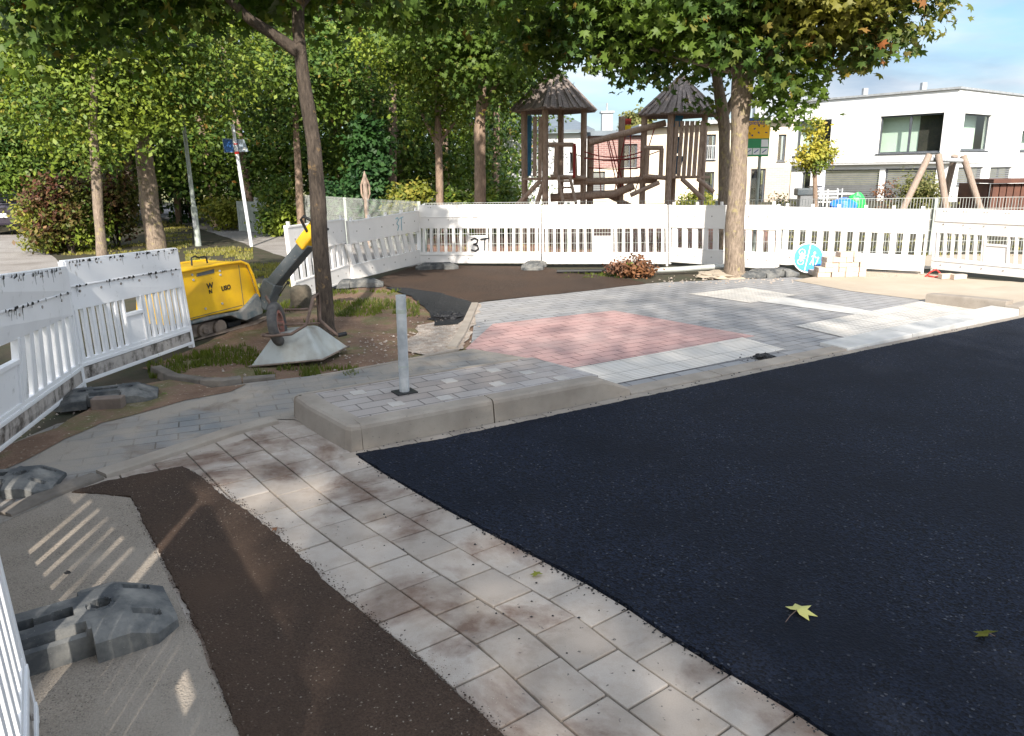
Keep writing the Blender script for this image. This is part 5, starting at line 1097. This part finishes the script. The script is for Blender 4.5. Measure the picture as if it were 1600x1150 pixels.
# low white partition seen in the big window
# ground floor set back a little
ins = .9; A2 = (A[0]+pr.x*ins+dAC.x*.2, A[1]+pr.y*ins+dAC.y*.2); C2 = (C[0]+pr.x*.25-dAC.x*.05, C[1]+pr.y*.25-dAC.y*.05)
A2 = (A[0]+pr.x*.3, A[1]+pr.y*.3)
g1 = hole(A2, C2, 1286, 265, 1368, 330); g2 = hole(A2, C2, 1383, 263, 1455, 330); gd = hole(A2, C2, 1253, 269, 1262, 330)
g1 = (g1[0], g1[1], -.3, g1[3]); g2 = (g2[0], g2[1], -.3, g2[3]); gd = (gd[0], gd[1], -.3, gd[3])
C3_ = (C2[0], C2[1]); B3 = (C2[0]+pr.x*10, C2[1]+pr.y*10)
g3 = hole(C3_, B3, 1498, 261, 1534, 288); g4 = hole(C3_, B3, 1548, 261, 1572, 330); g4 = (g4[0], g4[1], -.3, g4[3])
mb = MB(); wall(mb, A2, C2, -.35, zs_-.03, [gd, g1, g2]); wall(mb, C3_, B3, -.35, zs_-.03, [g3, g4], s0=.3); mb.v = [(a-o.x, b_-o.y, c_-o.z) for a, b_, c_ in mb.v]; mb.build('ground_storey', 'render_white', wh_)
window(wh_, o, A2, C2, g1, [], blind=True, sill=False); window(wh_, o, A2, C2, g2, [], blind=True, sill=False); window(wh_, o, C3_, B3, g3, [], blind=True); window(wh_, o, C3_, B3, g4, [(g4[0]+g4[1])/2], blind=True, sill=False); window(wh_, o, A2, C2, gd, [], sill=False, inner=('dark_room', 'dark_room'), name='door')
mb = MB(); 
for px in (1425, 1334): uu = onwall(px, 150, A, C)[0]; q = Vector((A[0]+dAC.x*uu+pr.x*1, A[1]+dAC.y*uu+pr.y*1, zr+.09))-o; mb.box(tuple(q+Vector((0, 0, .2))), (.22, .22, .4))
mb.build('roof_vent', 'roof_metal', wh_)
sheet('terrace', [(C[0]+1, C[1]-4.5), (A[0]-1, A[1]-5), (A[0]+.5, A[1]+.6), (C[0]+1, C[1]+.4)], -.2, 'concrete', px=False, thick=.2)
# cream terrace houses
Yc = 38.0
ch = thing('cream_house', 'cream rendered row house with brick centre and low grey roof', 'house', (RY(1050, 300, Yc).x, Yc, -.35)); o = ch.location.copy()
def HX(px, Y=Yc): return (RY(px, 260, Y).x, Y)
def zat(px, py, Y=Yc): return RY(px, py, Y).z
Z0 = -.35
P0, P1 = HX(1004), HX(1236); w1 = hole(P0, P1, 1096, 210, 1117, 250); w2 = hole(P0, P1, 1097, 268, 1114, 318); w3 = hole(P0, P1, 1168, 264, 1193, 320); w4 = hole(P0, P1, 1217, 210, 1226, 252)
ztop0 = zat(1004, 202); ztop1 = zat(1236, 187)
mb = MB(); wall(mb, P0, P1, zat(1100, 262), ztop0, [w1, w4]); mb.v = [(a-o.x, b_-o.y, c_-o.z) for a, b_, c_ in mb.v]
a = Vector((*P0, ztop0))-o; b_ = Vector((*P1, ztop0))-o; e = Vector((*P1, ztop1))-o; mb.prism([a, b_, e], (0, .3, 0)); mb.build('upper_wall', 'render_cream', ch)
zm_ = zat(1100, 262); mid = HX(1172)
w2b = (w2[0], w2[1], Z0+.02, zm_-.2); mb = MB(); wall(mb, P0, mid, Z0, zm_-.002, [w2b]); mb.v = [(a-o.x, b_-o.y, c_-o.z) for a, b_, c_ in mb.v]; mb.build('lower_wall', 'render_cream', ch)
w3b = hole(mid, P1, 1174, 264, 1193, 320); w3b = (max(w3b[0], .02), w3b[1], Z0+.02, w3b[3]); mb = MB(); wall(mb, mid, P1, Z0, zm_-.002, [w3b]); mb.v = [(a-o.x, b_-o.y, c_-o.z) for a, b_, c_ in mb.v]; mb.build('lower_wall', 'brick_beige', ch)
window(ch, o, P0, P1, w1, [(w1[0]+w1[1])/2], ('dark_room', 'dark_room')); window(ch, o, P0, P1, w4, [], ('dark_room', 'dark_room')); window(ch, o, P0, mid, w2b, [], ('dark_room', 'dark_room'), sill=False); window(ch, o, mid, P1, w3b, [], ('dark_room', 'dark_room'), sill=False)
mb = MB(); xa, xb = RY(1095, 230, Yc-.1).x, RY(1118, 230, Yc-.1).x; za, zb_ = zat(1100, 249), zat(1100, 228)
for i in range(9): x = xa+(xb-xa)*i/8; mb.box((x-o.x, -.1, (za+zb_)/2-o.z), (.03, .03, zb_-za))
for z in (za, zb_): mb.box(((xa+xb)/2-o.x, -.1, z-o.z), (xb-xa, .05, .05))
mb.build('balcony_railing', 'roof_metal', ch)
mb = MB(); a = Vector((P0[0]-.3, Yc-.5, ztop0))-o; e = Vector((P1[0]-.1, Yc-.5, ztop1))-o; mb.prism([a+Vector((0, 0, .02)), e+Vector((0, 0, .02)), e+Vector((0, 0, .2)), a+Vector((0, 0, .2))], (0, 8, 0)); mb.build('roof', 'roof_metal', ch)
# brick centre + left cream
P2, P3 = HX(918, 37.2), HX(1000, 37.2); wq = hole(P2, P3, 974, 225, 995, 262); wq2 = hole(P2, P3, 921, 268, 945, 300)
mb = MB(); zt_ = zat(960, 212, 37.2); zmm = zat(960, 262, 37.2); wall(mb, P2, P3, zmm, zt_, [wq], .8); mb.v = [(a-o.x, b_-o.y, c_-o.z) for a, b_, c_ in mb.v]; mb.build('brick_wall', 'brick_house', ch)
mb = MB(); wall(mb, P2, P3, Z0, zmm-.002, [wq2], .8); mb.v = [(a-o.x, b_-o.y, c_-o.z) for a, b_, c_ in mb.v]; mb.build('lower_wall', 'render_cream', ch)
window(ch, o, P2, P3, wq, [(wq[0]+wq[1])/2], ('dark_room', 'dark_room')); window(ch, o, P2, P3, wq2, [], blind=True)
mb = MB(); q0 = Vector((P2[0]-.3, 36.9, zt_+.002))-o; q1 = Vector((P3[0]+.2, 36.9, zt_+.002))-o; mb.prism([q0, q1, q1+Vector((0, 0, .22)), q0+Vector((0, 0, .22))], (0, 8, 0)); mb.build('roof', 'roof_grey', ch)
P4, P5 = HX(780, 36.4), HX(917, 36.4); zt4 = zat(870, 208, 36.4); wl_ = hole(P4, P5, 890, 238, 898, 268)
mb = MB(); wall(mb, P4, P5, Z0, zt4, [wl_], 1.4); mb.v = [(a-o.x, b_-o.y, c_-o.z) for a, b_, c_ in mb.v]; mb.build('side_wall', 'render_white', ch); window(ch, o, P4, P5, wl_, [], ('dark_room', 'dark_room'))
mb = MB(); q0 = Vector((P4[0]-.3, 36.0, zt4+.003))-o; q1 = Vector((P5[0]+.3, 36.0, zt4+.003))-o; up_ = Vector((-.9, 6, zat(870, 184, 42)-zt4)); mb.prism([q0, q1, q1+up_, q0+up_], (0, 0, .12)); mb.build('solar_roof', 'roof_grey', ch)
for px, py, Yk in ((948, 198, 41), (1186, 176, 42)):
    q = RY(px, py, Yk)-o; mb = MB(); mb.box(tuple(q), (.55, .5, 1.3)); mb.box(tuple(q+Vector((0, 0, .7))), (.7, .65, .1)); mb.tube([q+Vector((0, 0, .7)), q+Vector((0, 0, 1.15))], .05, 8); mb.build('chimney', 'roof_metal', ch, .01)
# brown shed
Ysd = 24.0; a = RY(1552, 281, Ysd); b_ = RY(1700, 279, Ysd-1); sh = thing('garden_shed', 'dark brown wooden shed at the right behind the barriers', 'shed', (a.x, Ysd, -.3)); zt = a.z+.3; mb = MB(); W2 = b_.x-a.x
for i in range(int(W2/.22)): mb.box((.11+i*.22, 0, (zt-.12)/2), (.19, .05, zt-.12))
mb.box((W2/2, .06, (zt-.12)/2), (W2, .05, zt-.12)); mb.build('plank_wall', 'shed', sh, .004); MB().box((W2/2, .5, zt-.04), (W2+.2, 1.4, .12)).build('roof', 'shed', sh, .005); mb = MB(); mb.box((.02, 1, (zt-.12)/2), (.05, 1.6, zt-.12)); mb.build('side_wall', 'shed', sh)
# garden furniture
Yf = 33.0
def gchair(label, px, Y, rzz, mat='chair_white', base=None):
    c = RY(px, 322, Y); t = base or thing('garden_chair', label, 'chair', (c.x, Y, -.2), rzz, 'chairs around the garden table')
    for a, b_ in ((-.22, -.2), (.22, -.2)): MB().box((a, b_, .22), (.04, .04, .44)).build('leg', mat, t)
    for a in (-.22, .22): MB().box((a, .22, .47), (.04, .04, .94)).build('leg', mat, t)
    MB().box((0, 0, .44), (.46, .46, .04)).build('seat', mat, t); mb = MB()
    for z in (.62, .74, .86): mb.box((0, .22, z), (.42, .03, .06))
    mb.build('backrest', mat, t); return t
for k, (lb, px, Y, rr) in enumerate((('pale slatted garden chair next to the dark grill', 1281, 31.5, 3.0), ('pale slatted garden chair in the middle of the table front', 1295, 31.5, 3.2), ('pale slatted garden chair at the right table end', 1318, 32.5, 1.6))): gchair(lb, px, Y, rr)
c = RY(1303, 322, 32.6); tb = thing('garden_table', 'white garden table among the pale chairs', 'table', (c.x, 32.6, -.2)); MB().box((0, 0, .72), (1.3, .7, .04)).build('table_top', 'white_paint', tb)
for a in (-.58, .58):
    for e in (-.28, .28): MB().box((a, e, .35), (.06, .06, .7)).build('leg', 'white_paint', tb)
c = RY(1258, 322, 33); gl = thing('kettle_grill', 'dark grey grill standing on the terrace left of the chairs', 'grill', (c.x, 33, -.2)); MB().box((0, 0, .8), (.9, .5, .3)).build('grill_hood', 'charcoal', gl, .05); MB().box((0, 0, .35), (.6, .4, .6)).build('grill_cabinet', 'blind', gl, .01); MB().box((.35, 0, 1.0), (.5, .3, .06)).build('side_shelf', 'black', gl)
c = RY(1283, 300, 33.5); um = thing('parasol', 'folded pale lilac parasol on the white house terrace', 'parasol', (c.x, 33.5, -.2)); mb = MB(); mb.tube([(0, 0, 0), (0, 0, 2.2)], .025, 8); mb.build('pole', 'galv', um); zt = RY(1285, 266, 33.5).z+.2; mb = MB(); mb.tube([(.08, 0, zt), (0, 0, zt-.5), (-.1, 0, .75)], [.03, .11, .22], 10, wob=.5); mb.build('canopy', 'parasol', um)
for nm, lb, px, mat_, s_ in (('paddling_pool', 'blue plastic toy tub on the lawn by the chairs', 1319, 'toy_blue', .55), ('toy_slide', 'bright green plastic toy beside the blue tub', 1338, 'toy_green', .35)):
    q = RY(px, 318, 30); t = thing(nm, lb, 'toy', (q.x, 30, -.2)); bm = bmesh.new(); bmesh.ops.create_uvsphere(bm, u_segments=16, v_segments=10, radius=1)
    for v in bm.verts: k = 1+.2*mnoise.noise(v.co*2+Vector((px, 0, 0))); v.co = Vector((v.co.x*s_*k, v.co.y*s_*.6*k, v.co.z*.28*k+.36 if mat_ == 'toy_blue' else v.co.z*.42*k+.42))
    me = bpy.data.meshes.new('toy_body'); bm.to_mesh(me); bm.free(); me.materials.append(M[mat_]); oo = bpy.data.objects.new('toy_body', me); COL.objects.link(oo); oo.parent = t
# parked car
q = G(12, 366); cr = thing('parked_car', 'dark purple car parked under the bushes at the left edge', 'car', (q.x-.2, q.y+1.5, -.03), R_(8)); 
pr_ = [(-.85, .3), (.85, .3), (.9, .55), (.88, .85), (.72, .95), (.6, 1.4), (-.6, 1.4), (-.72, .95), (-.88, .85), (-.9, .55)]
mb = MB(); sect = [(-1.5, pr_[:5]+pr_[7:], .93), (-1.2, None, 1)]
low = [(-.88, .3), (.88, .3), (.92, .6), (.86, .9), (-.86, .9), (-.92, .6)]
mb.prism([(x*.96, -1.9, z) for x, z in low], (0, 3.9, 0)); mb.build('body', 'car_paint', cr, .08, segs=3)
mb = MB(); cab = [(-.8, -1.2, .89), (.8, -1.2, .89), (.8, 1.1, .89), (-.8, 1.1, .89), (-.6, -.8, 1.38), (.6, -.8, 1.38), (.6, .6, 1.38), (-.6, .6, 1.38)]; mb.hexa(cab); mb.build('cabin', 'car_paint', cr, .06)
mb = MB(); mb.prism([(-.6, -1.19, .95), (.6, -1.19, .95), (.5, -.9, 1.3), (-.5, -.9, 1.3)], (0, -.012, .01)); mb.build('rear_window', 'black', cr)
for s_ in (-1, 1): MB().box((s_*.68, -1.9, .68), (.3, .04, .16)).build('tail_light', 'car_red', cr, .02)
MB().box((0, -1.92, .6), (.52, .02, .12)).build('number_plate', 'white_paint', cr)
for sx in (-.8, .8):
    for sy in (-1.25, 1.2): mb = MB(); mb.disc((sx-.1, sy, .31), (1, 0, 0), .31, .2, 20); mb.build('wheel', 'tyre', cr)
